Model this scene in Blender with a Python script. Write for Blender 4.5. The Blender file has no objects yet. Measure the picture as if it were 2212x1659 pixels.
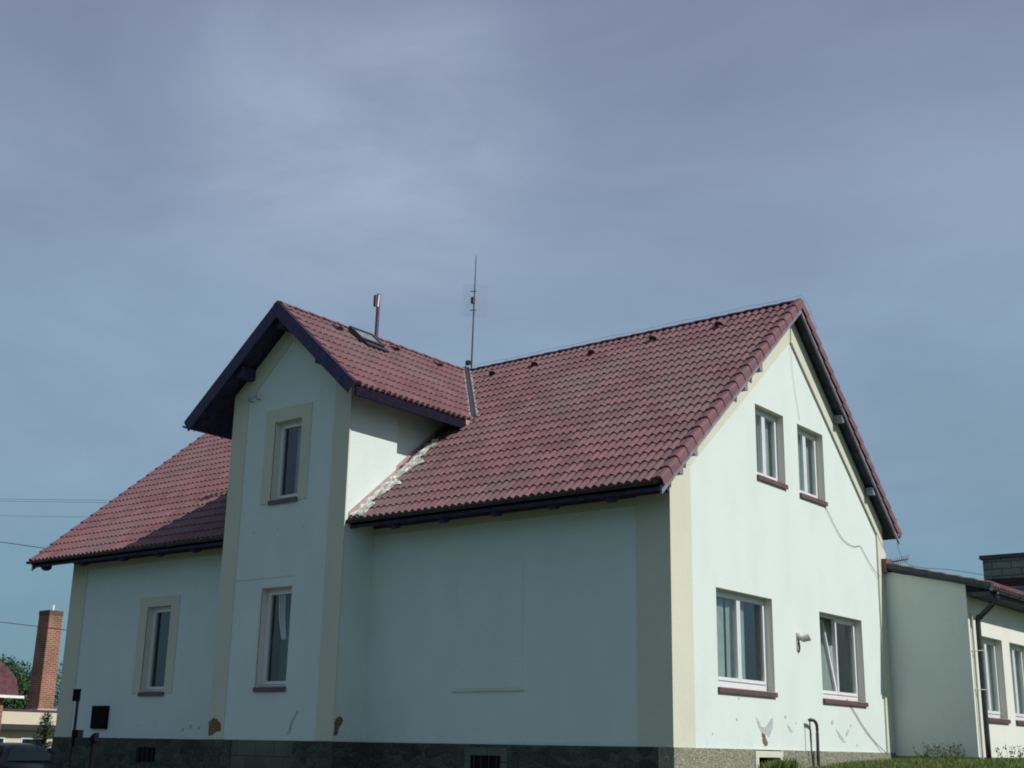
import bpy, bmesh, math, random
from mathutils import Vector, Matrix
random.seed(7)
rad = math.radians
scene = bpy.context.scene
C = bpy.data.collections.new("scene"); scene.collection.children.link(C)

# ------------------------------------------------------------------ camera
F_PX, CX, CY, CZ, YAW, PITCH, ROLL = 2746.95, 11.0458, -18.2412, -0.0787, -0.6712, 0.2797, 0.0198
cam_d = bpy.data.cameras.new("camera"); cam = bpy.data.objects.new("camera", cam_d); C.objects.link(cam)
Fv = Vector((math.sin(YAW)*math.cos(PITCH), math.cos(YAW)*math.cos(PITCH), math.sin(PITCH)))
Rg = Vector((math.cos(YAW), -math.sin(YAW), 0)); Ug = Rg.cross(Fv)
rv = Rg*math.cos(ROLL)+Ug*math.sin(ROLL); uv_ = -Rg*math.sin(ROLL)+Ug*math.cos(ROLL)
mw = Matrix(((rv.x, uv_.x, -Fv.x, CX), (rv.y, uv_.y, -Fv.y, CY), (rv.z, uv_.z, -Fv.z, CZ), (0, 0, 0, 1)))
cam.matrix_world = mw
cam_d.sensor_width = 36; cam_d.lens = F_PX/2212*36
cam_d.clip_start = 0.1; cam_d.clip_end = 3000
scene.camera = cam

# ------------------------------------------------------------------ sun, sky, exposure
SUN = Vector((1.0, 0.16, 0.92)).normalized()
sl = bpy.data.lights.new("sun", 'SUN'); so = bpy.data.objects.new("sun", sl); C.objects.link(so)
sl.energy = 4.15; sl.angle = rad(0.5); sl.color = (1.0, 0.925, 0.885)
so.rotation_euler = SUN.to_track_quat('Z', 'Y').to_euler(); so.location = (30, 5, 30)

world = bpy.data.worlds.new("World"); scene.world = world; world.use_nodes = True
nt = world.node_tree; nt.nodes.clear()
def N(t, **k):
    n = nt.nodes.new(t)
    for a, b in k.items(): setattr(n, a, b)
    return n
out = N('ShaderNodeOutputWorld'); bg = N('ShaderNodeBackground'); bg.inputs['Strength'].default_value = 0.10
sky = N('ShaderNodeTexSky'); sky.sky_type = 'NISHITA'; sky.sun_disc = False
sky.sun_elevation = math.asin(SUN.z); sky.sun_rotation = math.atan2(SUN.x, SUN.y)
sky.air_density = 1.0; sky.dust_density = 1.6; sky.ozone_density = 1.5
tc = N('ShaderNodeTexCoord')
# a thin veil of cirrus over the whole sky: streaks and broad patches, coloured by height above the horizon
sep = N('ShaderNodeSeparateXYZ'); nt.links.new(tc.outputs['Generated'], sep.inputs[0])
veil = N('ShaderNodeValToRGB'); nt.links.new(sep.outputs['Z'], veil.inputs[0])
cr = veil.color_ramp
cr.elements[0].position = 0.0; cr.elements[0].color = (1.25, 2.75, 3.55, 1)
cr.elements[1].position = 1.0; cr.elements[1].color = (1.75, 2.0, 2.8, 1)
for p, c in ((0.12, (1.65, 3.05, 4.0)), (0.20, (2.15, 3.20, 4.25)), (0.29, (2.45, 3.50, 4.65)), (0.41, (2.60, 3.32, 4.65)), (0.48, (2.30, 2.75, 4.0)), (0.56, (2.0, 2.28, 3.5))):
    e = cr.elements.new(p); e.color = (*c, 1)
mp = N('ShaderNodeMapping'); mp.inputs['Rotation'].default_value = (0.25, 0.15, rad(28)); mp.inputs['Scale'].default_value = (1.5, 4.2, 7.5)
nt.links.new(tc.outputs['Generated'], mp.inputs[0])
n1 = N('ShaderNodeTexNoise'); n1.inputs['Scale'].default_value = 1.3; n1.inputs['Detail'].default_value = 9; n1.inputs['Roughness'].default_value = 0.58; n1.inputs['Distortion'].default_value = 0.5
nt.links.new(mp.outputs[0], n1.inputs['Vector'])
n2 = N('ShaderNodeTexNoise'); n2.inputs['Scale'].default_value = 2.1; n2.inputs['Detail'].default_value = 3
nt.links.new(tc.outputs['Generated'], n2.inputs['Vector'])
r1 = N('ShaderNodeMapRange'); r1.inputs['From Min'].default_value = 0.3; r1.inputs['From Max'].default_value = 0.72; r1.inputs['To Min'].default_value = 0.90; r1.inputs['To Max'].default_value = 1.11
nt.links.new(n1.outputs['Fac'], r1.inputs['Value'])
r2 = N('ShaderNodeMapRange'); r2.inputs['From Min'].default_value = 0.35; r2.inputs['From Max'].default_value = 0.65; r2.inputs['To Min'].default_value = 0.95; r2.inputs['To Max'].default_value = 1.06
nt.links.new(n2.outputs['Fac'], r2.inputs['Value'])
mm = N('ShaderNodeMath', operation='MULTIPLY'); nt.links.new(r1.outputs[0], mm.inputs[0]); nt.links.new(r2.outputs[0], mm.inputs[1])
# brighter soft cloud patch, a place in the sky (left of the roofs, fairly high)
PATCH = Vector((-0.64, 0.62, 0.455)).normalized()
dotp = N('ShaderNodeVectorMath', operation='DOT_PRODUCT'); nt.links.new(tc.outputs['Generated'], dotp.inputs[0]); dotp.inputs[1].default_value = PATCH
rp = N('ShaderNodeMapRange', interpolation_type='SMOOTHERSTEP'); rp.inputs['From Min'].default_value = 0.984; rp.inputs['From Max'].default_value = 1.0; rp.inputs['To Min'].default_value = 0; rp.inputs['To Max'].default_value = 1
nt.links.new(dotp.outputs['Value'], rp.inputs['Value'])
mpn = N('ShaderNodeMath', operation='MULTIPLY'); nt.links.new(rp.outputs[0], mpn.inputs[0]); nt.links.new(n1.outputs['Fac'], mpn.inputs[1])
mpa = N('ShaderNodeMath', operation='MULTIPLY_ADD'); nt.links.new(mpn.outputs[0], mpa.inputs[0]); mpa.inputs[1].default_value = 0.12; nt.links.new(mm.outputs[0], mpa.inputs[2])
pm = N('ShaderNodeMath', operation='MULTIPLY'); nt.links.new(mpn.outputs[0], pm.inputs[0]); pm.inputs[1].default_value = 0.62
white = N('ShaderNodeMixRGB'); nt.links.new(pm.outputs[0], white.inputs[0]); nt.links.new(veil.outputs[0], white.inputs[1]); white.inputs[2].default_value = (3.9, 4.6, 5.4, 1)
vm = N('ShaderNodeVectorMath', operation='SCALE'); nt.links.new(white.outputs[0], vm.inputs[0]); nt.links.new(mpa.outputs[0], vm.inputs['Scale'])
mix = N('ShaderNodeMixRGB'); mix.inputs[0].default_value = 0.86
nt.links.new(sky.outputs[0], mix.inputs[1]); nt.links.new(vm.outputs[0], mix.inputs[2])
nt.links.new(mix.outputs[0], bg.inputs['Color']); nt.links.new(bg.outputs[0], out.inputs[0])
vs = scene.view_settings
vs.view_transform = 'Standard'; vs.look = 'None'; vs.gamma = 1; vs.use_curve_mapping = False; vs.exposure = 0.06
scene.cycles.max_bounces = 8
scene.cycles.filter_width = 1.9

# ------------------------------------------------------------------ materials
def mat(name, color, rough=0.85, noise=0.12, nscale=6.0, bump=0.0, bscale=60.0, color2=None, spec=0.3, metal=0.0, detail=5, coat=0.0):
    m = bpy.data.materials.new(name); m.use_nodes = True; t = m.node_tree; b = t.nodes['Principled BSDF']
    b.inputs['Roughness'].default_value = rough; b.inputs['Specular IOR Level'].default_value = spec; b.inputs['Metallic'].default_value = metal
    if coat: b.inputs['Coat Weight'].default_value = coat
    tcn = t.nodes.new('ShaderNodeTexCoord')
    nz = t.nodes.new('ShaderNodeTexNoise'); nz.inputs['Scale'].default_value = nscale; nz.inputs['Detail'].default_value = detail; nz.inputs['Roughness'].default_value = 0.6
    t.links.new(tcn.outputs['Object'], nz.inputs['Vector'])
    rp_ = t.nodes.new('ShaderNodeValToRGB'); t.links.new(nz.outputs['Fac'], rp_.inputs[0])
    c2 = color2 or tuple(max(0, c*(1+noise)) for c in color); c1 = tuple(c*(1-noise) for c in color) if not color2 else color
    rp_.color_ramp.elements[0].position = 0.35; rp_.color_ramp.elements[0].color = (*c1, 1)
    rp_.color_ramp.elements[1].position = 0.66; rp_.color_ramp.elements[1].color = (*c2, 1)
    t.links.new(rp_.outputs[0], b.inputs['Base Color'])
    if bump:
        nb = t.nodes.new('ShaderNodeTexNoise'); nb.inputs['Scale'].default_value = bscale; nb.inputs['Detail'].default_value = 4
        t.links.new(tcn.outputs['Object'], nb.inputs['Vector'])
        bp = t.nodes.new('ShaderNodeBump'); bp.inputs['Strength'].default_value = bump; bp.inputs['Distance'].default_value = 0.02
        t.links.new(nb.outputs['Fac'], bp.inputs['Height']); t.links.new(bp.outputs[0], b.inputs['Normal'])
    m['base'] = 1
    return m

def plaster(name, color, dirt=(0.42, 0.47, 0.42), dirtamt=0.35):
    """rendered wall: fine grain, faint weather streaks running down, speckled grime low on the wall"""
    m = bpy.data.materials.new(name); m.use_nodes = True; t = m.node_tree; b = t.nodes['Principled BSDF']; L = t.links.new
    b.inputs['Roughness'].default_value = 0.92; b.inputs['Specular IOR Level'].default_value = 0.15
    tcn = t.nodes.new('ShaderNodeTexCoord')
    mpp = t.nodes.new('ShaderNodeMapping'); mpp.inputs['Scale'].default_value = (1.0, 1.0, 0.6); L(tcn.outputs['Object'], mpp.inputs[0])
    a = t.nodes.new('ShaderNodeTexNoise'); a.inputs['Scale'].default_value = 1.5; a.inputs['Detail'].default_value = 6; L(mpp.outputs[0], a.inputs['Vector'])
    ra = t.nodes.new('ShaderNodeMapRange'); ra.inputs['From Min'].default_value = 0.35; ra.inputs['From Max'].default_value = 0.7; ra.inputs['To Min'].default_value = 1.02; ra.inputs['To Max'].default_value = 0.965
    L(a.outputs['Fac'], ra.inputs['Value'])
    f = t.nodes.new('ShaderNodeTexNoise'); f.inputs['Scale'].default_value = 35; f.inputs['Detail'].default_value = 3; L(tcn.outputs['Object'], f.inputs['Vector'])
    rf = t.nodes.new('ShaderNodeMapRange'); rf.inputs['From Min'].default_value = 0.3; rf.inputs['From Max'].default_value = 0.7; rf.inputs['To Min'].default_value = 0.965; rf.inputs['To Max'].default_value = 1.03
    L(f.outputs['Fac'], rf.inputs['Value'])
    mu = t.nodes.new('ShaderNodeMath'); mu.operation = 'MULTIPLY'; L(ra.outputs[0], mu.inputs[0]); L(rf.outputs[0], mu.inputs[1])
    sc_ = t.nodes.new('ShaderNodeVectorMath'); sc_.operation = 'SCALE'; sc_.inputs[0].default_value = color; L(mu.outputs[0], sc_.inputs['Scale'])
    # scattered scuffs in the lowest metre
    sp = t.nodes.new('ShaderNodeSeparateXYZ'); L(tcn.outputs['Object'], sp.inputs[0])
    rz = t.nodes.new('ShaderNodeMapRange'); rz.inputs['From Min'].default_value = 0.85; rz.inputs['From Max'].default_value = 0.0; rz.inputs['To Min'].default_value = 0; rz.inputs['To Max'].default_value = 1
    L(sp.outputs['Z'], rz.inputs['Value'])
    g = t.nodes.new('ShaderNodeTexNoise'); g.inputs['Scale'].default_value = 4.5; g.inputs['Detail'].default_value = 8; g.inputs['Roughness'].default_value = 0.72; L(tcn.outputs['Object'], g.inputs['Vector'])
    rg_ = t.nodes.new('ShaderNodeMapRange'); rg_.inputs['From Min'].default_value = 0.555; rg_.inputs['From Max'].default_value = 0.70; L(g.outputs['Fac'], rg_.inputs['Value'])
    m2 = t.nodes.new('ShaderNodeMath'); m2.operation = 'MULTIPLY'; L(rz.outputs[0], m2.inputs[0]); L(rg_.outputs[0], m2.inputs[1])
    m3 = t.nodes.new('ShaderNodeMath'); m3.operation = 'MULTIPLY'; m3.inputs[1].default_value = dirtamt; L(m2.outputs[0], m3.inputs[0])
    mx = t.nodes.new('ShaderNodeMixRGB'); L(m3.outputs[0], mx.inputs[0]); L(sc_.outputs[0], mx.inputs[1]); mx.inputs[2].default_value = (*dirt, 1)
    L(mx.outputs[0], b.inputs['Base Color'])
    bp = t.nodes.new('ShaderNodeBump'); bp.inputs['Strength'].default_value = 0.35; bp.inputs['Distance'].default_value = 0.01
    L(f.outputs['Fac'], bp.inputs['Height']); L(bp.outputs[0], b.inputs['Normal'])
    return m

def tile_material(name, color):
    m = bpy.data.materials.new(name); m.use_nodes = True; t = m.node_tree; b = t.nodes['Principled BSDF']; L = t.links.new
    b.inputs['Roughness'].default_value = 0.55; b.inputs['Specular IOR Level'].default_value = 0.45
    uvn = t.nodes.new('ShaderNodeUVMap')
    fl = t.nodes.new('ShaderNodeVectorMath'); fl.operation = 'FLOOR'; L(uvn.outputs[0], fl.inputs[0])
    wn = t.nodes.new('ShaderNodeTexWhiteNoise'); wn.noise_dimensions = '2D'; L(fl.outputs[0], wn.inputs['Vector'])
    rr = t.nodes.new('ShaderNodeMapRange'); rr.inputs['To Min'].default_value = 0.80; rr.inputs['To Max'].default_value = 1.18; L(wn.outputs['Value'], rr.inputs['Value'])
    tcn = t.nodes.new('ShaderNodeTexCoord')
    a = t.nodes.new('ShaderNodeTexNoise'); a.inputs['Scale'].default_value = 0.55; a.inputs['Detail'].default_value = 6; a.inputs['Roughness'].default_value = .6; L(tcn.outputs['Object'], a.inputs['Vector'])
    ra = t.nodes.new('ShaderNodeMapRange'); ra.inputs['From Min'].default_value = 0.45; ra.inputs['From Max'].default_value = 0.72; ra.inputs['To Max'].default_value = 0.65; L(a.outputs['Fac'], ra.inputs['Value'])
    sc_ = t.nodes.new('ShaderNodeVectorMath'); sc_.operation = 'SCALE'; sc_.inputs[0].default_value = color; L(rr.outputs[0], sc_.inputs['Scale'])
    mx = t.nodes.new('ShaderNodeMixRGB'); L(ra.outputs[0], mx.inputs[0]); L(sc_.outputs[0], mx.inputs[1]); mx.inputs[2].default_value = (color[0]*0.95, color[1]*1.5, color[2]*1.35, 1)
    f = t.nodes.new('ShaderNodeTexNoise'); f.inputs['Scale'].default_value = 28; f.inputs['Detail'].default_value = 4; L(tcn.outputs['Object'], f.inputs['Vector'])
    rf = t.nodes.new('ShaderNodeMapRange'); rf.inputs['From Min'].default_value = .3; rf.inputs['From Max'].default_value = .7; rf.inputs['To Min'].default_value = 0.85; rf.inputs['To Max'].default_value = 1.15; L(f.outputs['Fac'], rf.inputs['Value'])
    s2 = t.nodes.new('ShaderNodeVectorMath'); s2.operation = 'SCALE'; L(mx.outputs[0], s2.inputs[0]); L(rf.outputs[0], s2.inputs['Scale'])
    L(s2.outputs[0], b.inputs['Base Color'])
    return m

def stone(name, c1, c2, mortar, scale=4.5):
    m = bpy.data.materials.new(name); m.use_nodes = True; t = m.node_tree; b = t.nodes['Principled BSDF']; L = t.links.new
    b.inputs['Roughness'].default_value = 0.95; b.inputs['Specular IOR Level'].default_value = 0.1
    tcn = t.nodes.new('ShaderNodeTexCoord'); mpp = t.nodes.new('ShaderNodeMapping'); mpp.inputs['Scale'].default_value = (1, 1, 1.5); L(tcn.outputs['Object'], mpp.inputs[0])
    dn = t.nodes.new('ShaderNodeTexNoise'); dn.inputs['Scale'].default_value = 3; L(mpp.outputs[0], dn.inputs['Vector'])
    ad = t.nodes.new('ShaderNodeMixRGB'); ad.inputs[0].default_value = 0.12; L(mpp.outputs[0], ad.inputs[1]); L(dn.outputs['Color'], ad.inputs[2])
    v = t.nodes.new('ShaderNodeTexVoronoi'); v.inputs['Scale'].default_value = scale; L(ad.outputs[0], v.inputs['Vector'])
    ve = t.nodes.new('ShaderNodeTexVoronoi'); ve.feature = 'DISTANCE_TO_EDGE'; ve.inputs['Scale'].default_value = scale; L(ad.outputs[0], ve.inputs['Vector'])
    bw = t.nodes.new('ShaderNodeRGBToBW'); L(v.outputs['Color'], bw.inputs[0])
    mx = t.nodes.new('ShaderNodeMixRGB'); L(bw.outputs[0], mx.inputs[0]); mx.inputs[1].default_value = (*c1, 1); mx.inputs[2].default_value = (*c2, 1)
    n = t.nodes.new('ShaderNodeTexNoise'); n.inputs['Scale'].default_value = 22; n.inputs['Detail'].default_value = 6; L(tcn.outputs['Object'], n.inputs['Vector'])
    rn = t.nodes.new('ShaderNodeMapRange'); rn.inputs['From Min'].default_value = .3; rn.inputs['From Max'].default_value = .7; rn.inputs['To Min'].default_value = .6; rn.inputs['To Max'].default_value = 1.35; L(n.outputs['Fac'], rn.inputs['Value'])
    s2 = t.nodes.new('ShaderNodeVectorMath'); s2.operation = 'SCALE'; L(mx.outputs[0], s2.inputs[0]); L(rn.outputs[0], s2.inputs['Scale'])
    re = t.nodes.new('ShaderNodeMapRange'); re.inputs['From Min'].default_value = 0.015; re.inputs['From Max'].default_value = 0.05; re.inputs['To Min'].default_value = 1; re.inputs['To Max'].default_value = 0; L(ve.outputs['Distance'], re.inputs['Value'])
    m2 = t.nodes.new('ShaderNodeMixRGB'); L(re.outputs[0], m2.inputs[0]); L(s2.outputs[0], m2.inputs[1]); m2.inputs[2].default_value = (*mortar, 1)
    L(m2.outputs[0], b.inputs['Base Color'])
    bp = t.nodes.new('ShaderNodeBump'); bp.inputs['Strength'].default_value = 0.7; bp.inputs['Distance'].default_value = 0.03; L(re.outputs[0], bp.inputs['Height']); bp.invert = True
    L(bp.outputs[0], b.inputs['Normal'])
    return m

def brick(name, c1, c2, mortar, bw=0.25, bh=0.075, msize=0.012, turned=False):
    """brick courses laid in the wall plane; uses whichever horizontal axis runs along the wall"""
    m = bpy.data.materials.new(name); m.use_nodes = True; t = m.node_tree; b = t.nodes['Principled BSDF']; L = t.links.new
    b.inputs['Roughness'].default_value = 0.93; b.inputs['Specular IOR Level'].default_value = 0.12
    tcn = t.nodes.new('ShaderNodeTexCoord'); sp = t.nodes.new('ShaderNodeSeparateXYZ'); L(tcn.outputs['Object'], sp.inputs[0])
    ad = t.nodes.new('ShaderNodeMath'); ad.operation = 'ADD'; L(sp.outputs['X'], ad.inputs[0]); L(sp.outputs['Y'], ad.inputs[1])
    cb = t.nodes.new('ShaderNodeCombineXYZ'); L(ad.outputs[0], cb.inputs['X']); L(sp.outputs['Z'], cb.inputs['Y'])
    br = t.nodes.new('ShaderNodeTexBrick'); L(cb.outputs[0], br.inputs['Vector']); br.inputs['Scale'].default_value = 1.0
    br.inputs['Brick Width'].default_value = bw; br.inputs['Row Height'].default_value = bh; br.inputs['Mortar Size'].default_value = msize
    br.inputs['Color1'].default_value = (*c1, 1); br.inputs['Color2'].default_value = (*c2, 1); br.inputs['Mortar'].default_value = (*mortar, 1)
    n = t.nodes.new('ShaderNodeTexNoise'); n.inputs['Scale'].default_value = 1.2; n.inputs['Detail'].default_value = 7; L(tcn.outputs['Object'], n.inputs['Vector'])
    rn = t.nodes.new('ShaderNodeMapRange'); rn.inputs['From Min'].default_value = .3; rn.inputs['From Max'].default_value = .7; rn.inputs['To Min'].default_value = .7; rn.inputs['To Max'].default_value = 1.25; L(n.outputs['Fac'], rn.inputs['Value'])
    s2 = t.nodes.new('ShaderNodeVectorMath'); s2.operation = 'SCALE'; L(br.outputs['Color'], s2.inputs[0]); L(rn.outputs[0], s2.inputs['Scale'])
    L(s2.outputs[0], b.inputs['Base Color'])
    bp = t.nodes.new('ShaderNodeBump'); bp.inputs['Strength'].default_value = 0.5; bp.inputs['Distance'].default_value = 0.01; bp.invert = True
    L(br.outputs['Fac'], bp.inputs['Height']); L(bp.outputs[0], b.inputs['Normal'])
    return m

def glass_mat(name, tint=(0.66, 0.74, 0.72), transp=0.45):
    m = bpy.data.materials.new(name); m.use_nodes = True; t = m.node_tree; t.nodes.clear(); L = t.links.new
    o = t.nodes.new('ShaderNodeOutputMaterial'); g = t.nodes.new('ShaderNodeBsdfGlossy'); g.inputs['Roughness'].default_value = 0.02; g.inputs['Color'].default_value = (0.9, 0.95, 0.97, 1)
    tr = t.nodes.new('ShaderNodeBsdfTransparent'); tr.inputs['Color'].default_value = (*tint, 1)
    lwn = t.nodes.new('ShaderNodeLayerWeight'); lwn.inputs['Blend'].default_value = 0.5; fr = t.nodes.new('ShaderNodeMath'); fr.operation = 'POWER'; fr.inputs[1].default_value = 3.0; L(lwn.outputs['Facing'], fr.inputs[0])
    tcn = t.nodes.new('ShaderNodeTexCoord'); n = t.nodes.new('ShaderNodeTexNoise'); n.inputs['Scale'].default_value = 1.6; L(tcn.outputs['Object'], n.inputs['Vector'])
    bp = t.nodes.new('ShaderNodeBump'); bp.inputs['Strength'].default_value = 0.05; bp.inputs['Distance'].default_value = 0.1; L(n.outputs['Fac'], bp.inputs['Height']); L(bp.outputs[0], g.inputs['Normal'])
    ad = t.nodes.new('ShaderNodeMath'); ad.operation = 'ADD'; ad.inputs[1].default_value = 0.05; L(fr.outputs[0], ad.inputs[0])
    mx = t.nodes.new('ShaderNodeMixShader'); L(ad.outputs[0], mx.inputs[0]); L(tr.outputs[0], mx.inputs[1]); L(g.outputs[0], mx.inputs[2]); L(mx.outputs[0], o.inputs[0])
    return m

M = {}
M['wall'] = plaster('wall_plaster', (0.605, 0.71, 0.665))
M['cream'] = plaster('cream_plaster', (0.56, 0.59, 0.47), dirtamt=0.3)
M['tile'] = tile_material('clay_tiles', (0.170, 0.085, 0.090))
M['ridge'] = mat('ridge_tiles', (0.165, 0.084, 0.096), 0.6, 0.15, 5, 0.2, 30)
M['wood'] = mat('dark_stained_wood', (0.048, 0.044, 0.095), 0.75, 0.3, 7, 0.2, 20)
M['board'] = mat('grey_verge_board', (0.19, 0.20, 0.24), 0.8, 0.2, 6, 0.1, 30)
M['soffit'] = mat('soffit_boards', (0.055, 0.065, 0.085), 0.85, 0.3, 5, 0.15, 20)
M['plinth'] = stone('plinth_stone_shaded', (0.032, 0.042, 0.034), (0.095, 0.11, 0.09), (0.085, 0.095, 0.078))  # plinth stone with the shade of the front put into its colour
M['plinth_lit'] = stone('plinth_stone_lit', (0.21, 0.225, 0.165), (0.33, 0.34, 0.25), (0.20, 0.21, 0.16), 17.0)  # the same stone made lighter for the sunlit gable side
M['window_white'] = mat('white_window_frame', (0.66, 0.70, 0.70), 0.35, 0.03, 5, spec=0.5)
M['sill'] = mat('brown_red_sill', (0.115, 0.062, 0.066), 0.5, 0.15, 8, spec=0.4)
M['glass'] = glass_mat('window_glass')
M['curtain'] = mat('net_curtain', (0.50, 0.56, 0.52), 0.95, 0.12, 3)
M['room'] = mat('dark_room', (0.05, 0.055, 0.06), 0.95, 0.3, 1.5)
M['darkmetal'] = mat('dark_metal', (0.035, 0.03, 0.04), 0.5, 0.25, 12, spec=0.5)
M['reveal'] = plaster('beige_reveal_plaster', (0.70, 0.70, 0.62), dirtamt=0.1)
M['eave_shade'] = mat('eave_shade_black', (0.014, 0.013, 0.024), 0.9, 0.2, 9, spec=0.05)  # near black so that the sunlit bay fascia looks shaded
M['gutter'] = mat('dark_brown_gutter', (0.034, 0.036, 0.040), 0.45, 0.2, 9, spec=0.5)
M['galv'] = mat('galvanised_metal', (0.32, 0.33, 0.35), 0.45, 0.2, 15, spec=0.5, metal=0.3)
M['lead'] = mat('crumpled_lead_flashing', (0.50, 0.53, 0.47), 0.5, 0.35, 7, 0.5, 18, spec=0.5)
M['mortar'] = mat('pale_mortar', (0.30, 0.27, 0.24), 0.9, 0.3, 9, 0.3, 30)
M['pinkboard'] = mat('painted_flashing_board', (0.42, 0.27, 0.29), 0.7, 0.2, 9)
M['black'] = mat('black_box', (0.008, 0.009, 0.011), 0.9, 0.2, 10, spec=0.08)
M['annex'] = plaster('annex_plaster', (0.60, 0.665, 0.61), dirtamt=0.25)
M['annexlit'] = plaster('annex_plaster_lit', (0.66, 0.70, 0.62), dirtamt=0.15)  # lighter copy of the annex plaster, sunlight put into the side wall's colour
M['scar'] = mat('grey_plaster_scar', (0.40, 0.46, 0.46), 0.95, 0.15, 9, 0.3, 30)
M['exposed'] = brick('exposed_brick', (0.20, 0.115, 0.07), (0.15, 0.095, 0.06), (0.20, 0.15, 0.10), 0.2, 0.07)
M['chimney'] = brick('chimney_brick', (0.25, 0.11, 0.08), (0.18, 0.075, 0.06), (0.33, 0.25, 0.17), 0.27, 0.085, 0.014)
M['block'] = brick('grey_blocks', (0.15, 0.19, 0.185), (0.19, 0.23, 0.22), (0.06, 0.03, 0.035), 0.62, 0.24, 0.012)
M['redband'] = brick('red_brick_band', (0.10, 0.03, 0.04), (0.075, 0.03, 0.04), (0.04, 0.03, 0.035), 0.25, 0.08)
M['yellow'] = plaster('cream_parapet', (0.58, 0.55, 0.42), dirtamt=0.3)
M['paleblock'] = brick('pale_block_infill', (0.125, 0.14, 0.11), (0.105, 0.125, 0.10), (0.065, 0.07, 0.058), 0.55, 0.30, 0.010)
M['grass'] = mat('grass_blades', (0.07, 0.13, 0.02), 0.7, 0.5, 2.5, color2=(0.17, 0.21, 0.06))
M['weed'] = mat('weed_stalks', (0.055, 0.075, 0.035), 0.8, 0.4, 6)
M['soil'] = mat('earth_and_grass', (0.045, 0.06, 0.022), 0.95, 0.3, 0.8, 0.5, 8, color2=(0.085, 0.10, 0.04))
M['asphalt'] = mat('asphalt', (0.045, 0.047, 0.05), 0.9, 0.2, 3, 0.3, 60)
M['leaf'] = mat('tree_leaves', (0.015, 0.055, 0.022), 0.7, 0.5, 1.3, color2=(0.045, 0.11, 0.035))
M['needle'] = mat('pine_needles', (0.020, 0.060, 0.035), 0.75, 0.5, 2.0, color2=(0.055, 0.11, 0.045))
M['bark'] = mat('bark', (0.07, 0.05, 0.035), 0.95, 0.3, 6, 0.5, 20)
M['carpaint'] = mat('dark_car_paint', (0.003, 0.007, 0.008), 0.45, 0.1, 3, spec=0.4, coat=0.3)
M['rubber'] = mat('rubber', (0.015, 0.015, 0.015), 0.9, 0.1, 5)
M['carglass'] = mat('car_glass', (0.01, 0.022, 0.026), 0.25, 0.1, 3, spec=0.25)
M['redpanel'] = mat('red_brown_metal', (0.10, 0.055, 0.068), 0.55, 0.2, 10)
M['whitepaint'] = mat('white_paint', (0.80, 0.82, 0.80), 0.45, 0.04, 8, spec=0.5)
M['lampgrey'] = mat('lamp_casing', (0.42, 0.42, 0.38), 0.5, 0.15, 20, spec=0.4)
M['wire'] = mat('cable_black', (0.035, 0.035, 0.045), 0.7, 0.1, 5)

# ------------------------------------------------------------------ mesh helpers
def obj(name, bm, m, parent=None, smooth=False, recalc=True):
    if recalc: bmesh.ops.recalc_face_normals(bm, faces=bm.faces)
    me = bpy.data.meshes.new(name); bm.to_mesh(me); bm.free()
    if smooth:
        for p in me.polygons: p.use_smooth = True
    ms = m if isinstance(m, (list, tuple)) else [m]
    for x in ms: me.materials.append(x)
    o = bpy.data.objects.new(name, me); C.objects.link(o)
    if parent is not None: o.parent = parent; o.matrix_parent_inverse = Matrix.Identity(4)
    return o
def thing(name, label, cat, group=None):
    o = bpy.data.objects.new(name, None); o.empty_display_size = 0.3; C.objects.link(o)
    o['label'] = label; o['category'] = cat
    if group: o['group'] = group
    return o
def tag(o, label, cat, group=None):
    o['label'] = label; o['category'] = cat
    if group: o['group'] = group
    return o
def box(bm, x0, x1, y0, y1, z0, z1, mi=0):
    v = [bm.verts.new(p) for p in ((x0, y0, z0), (x1, y0, z0), (x1, y1, z0), (x0, y1, z0), (x0, y0, z1), (x1, y0, z1), (x1, y1, z1), (x0, y1, z1))]
    for f in ((0, 3, 2, 1), (4, 5, 6, 7), (0, 1, 5, 4), (1, 2, 6, 5), (2, 3, 7, 6), (3, 0, 4, 7)):
        fc = bm.faces.new([v[i] for i in f]); fc.material_index = mi
    return v
def prism(bm, poly, d, mi=0):
    """poly: list of 3-D points, d: extrusion vector"""
    d = Vector(d); a = [bm.verts.new(Vector(p)) for p in poly]; b = [bm.verts.new(Vector(p)+d) for p in poly]; n = len(poly)
    for f in (a[::-1], b):
        x = bm.faces.new(f); x.material_index = mi
    for i in range(n):
        x = bm.faces.new((a[i], a[(i+1) % n], b[(i+1) % n], b[i])); x.material_index = mi
def tube(bm, pts, r, seg=8, cap=True, mi=0):
    pts = [Vector(p) for p in pts]; rings = []
    rr = r if isinstance(r, (list, tuple)) else [r]*len(pts)
    for i, p in enumerate(pts):
        d = (pts[min(i+1, len(pts)-1)]-pts[max(i-1, 0)]).normalized()
        a = d.cross(Vector((0, 0, 1))); a = a if a.length > 0.05 else d.cross(Vector((1, 0, 0))); a.normalize(); b = d.cross(a)
        rings.append([bm.verts.new(p+(a*math.cos(2*math.pi*k/seg)+b*math.sin(2*math.pi*k/seg))*rr[i]) for k in range(seg)])
    for i in range(len(rings)-1):
        for k in range(seg):
            f = bm.faces.new((rings[i][k], rings[i][(k+1) % seg], rings[i+1][(k+1) % seg], rings[i+1][k])); f.material_index = mi
    if cap:
        bm.faces.new(rings[0]).material_index = mi; bm.faces.new(rings[-1][::-1]).material_index = mi
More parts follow.
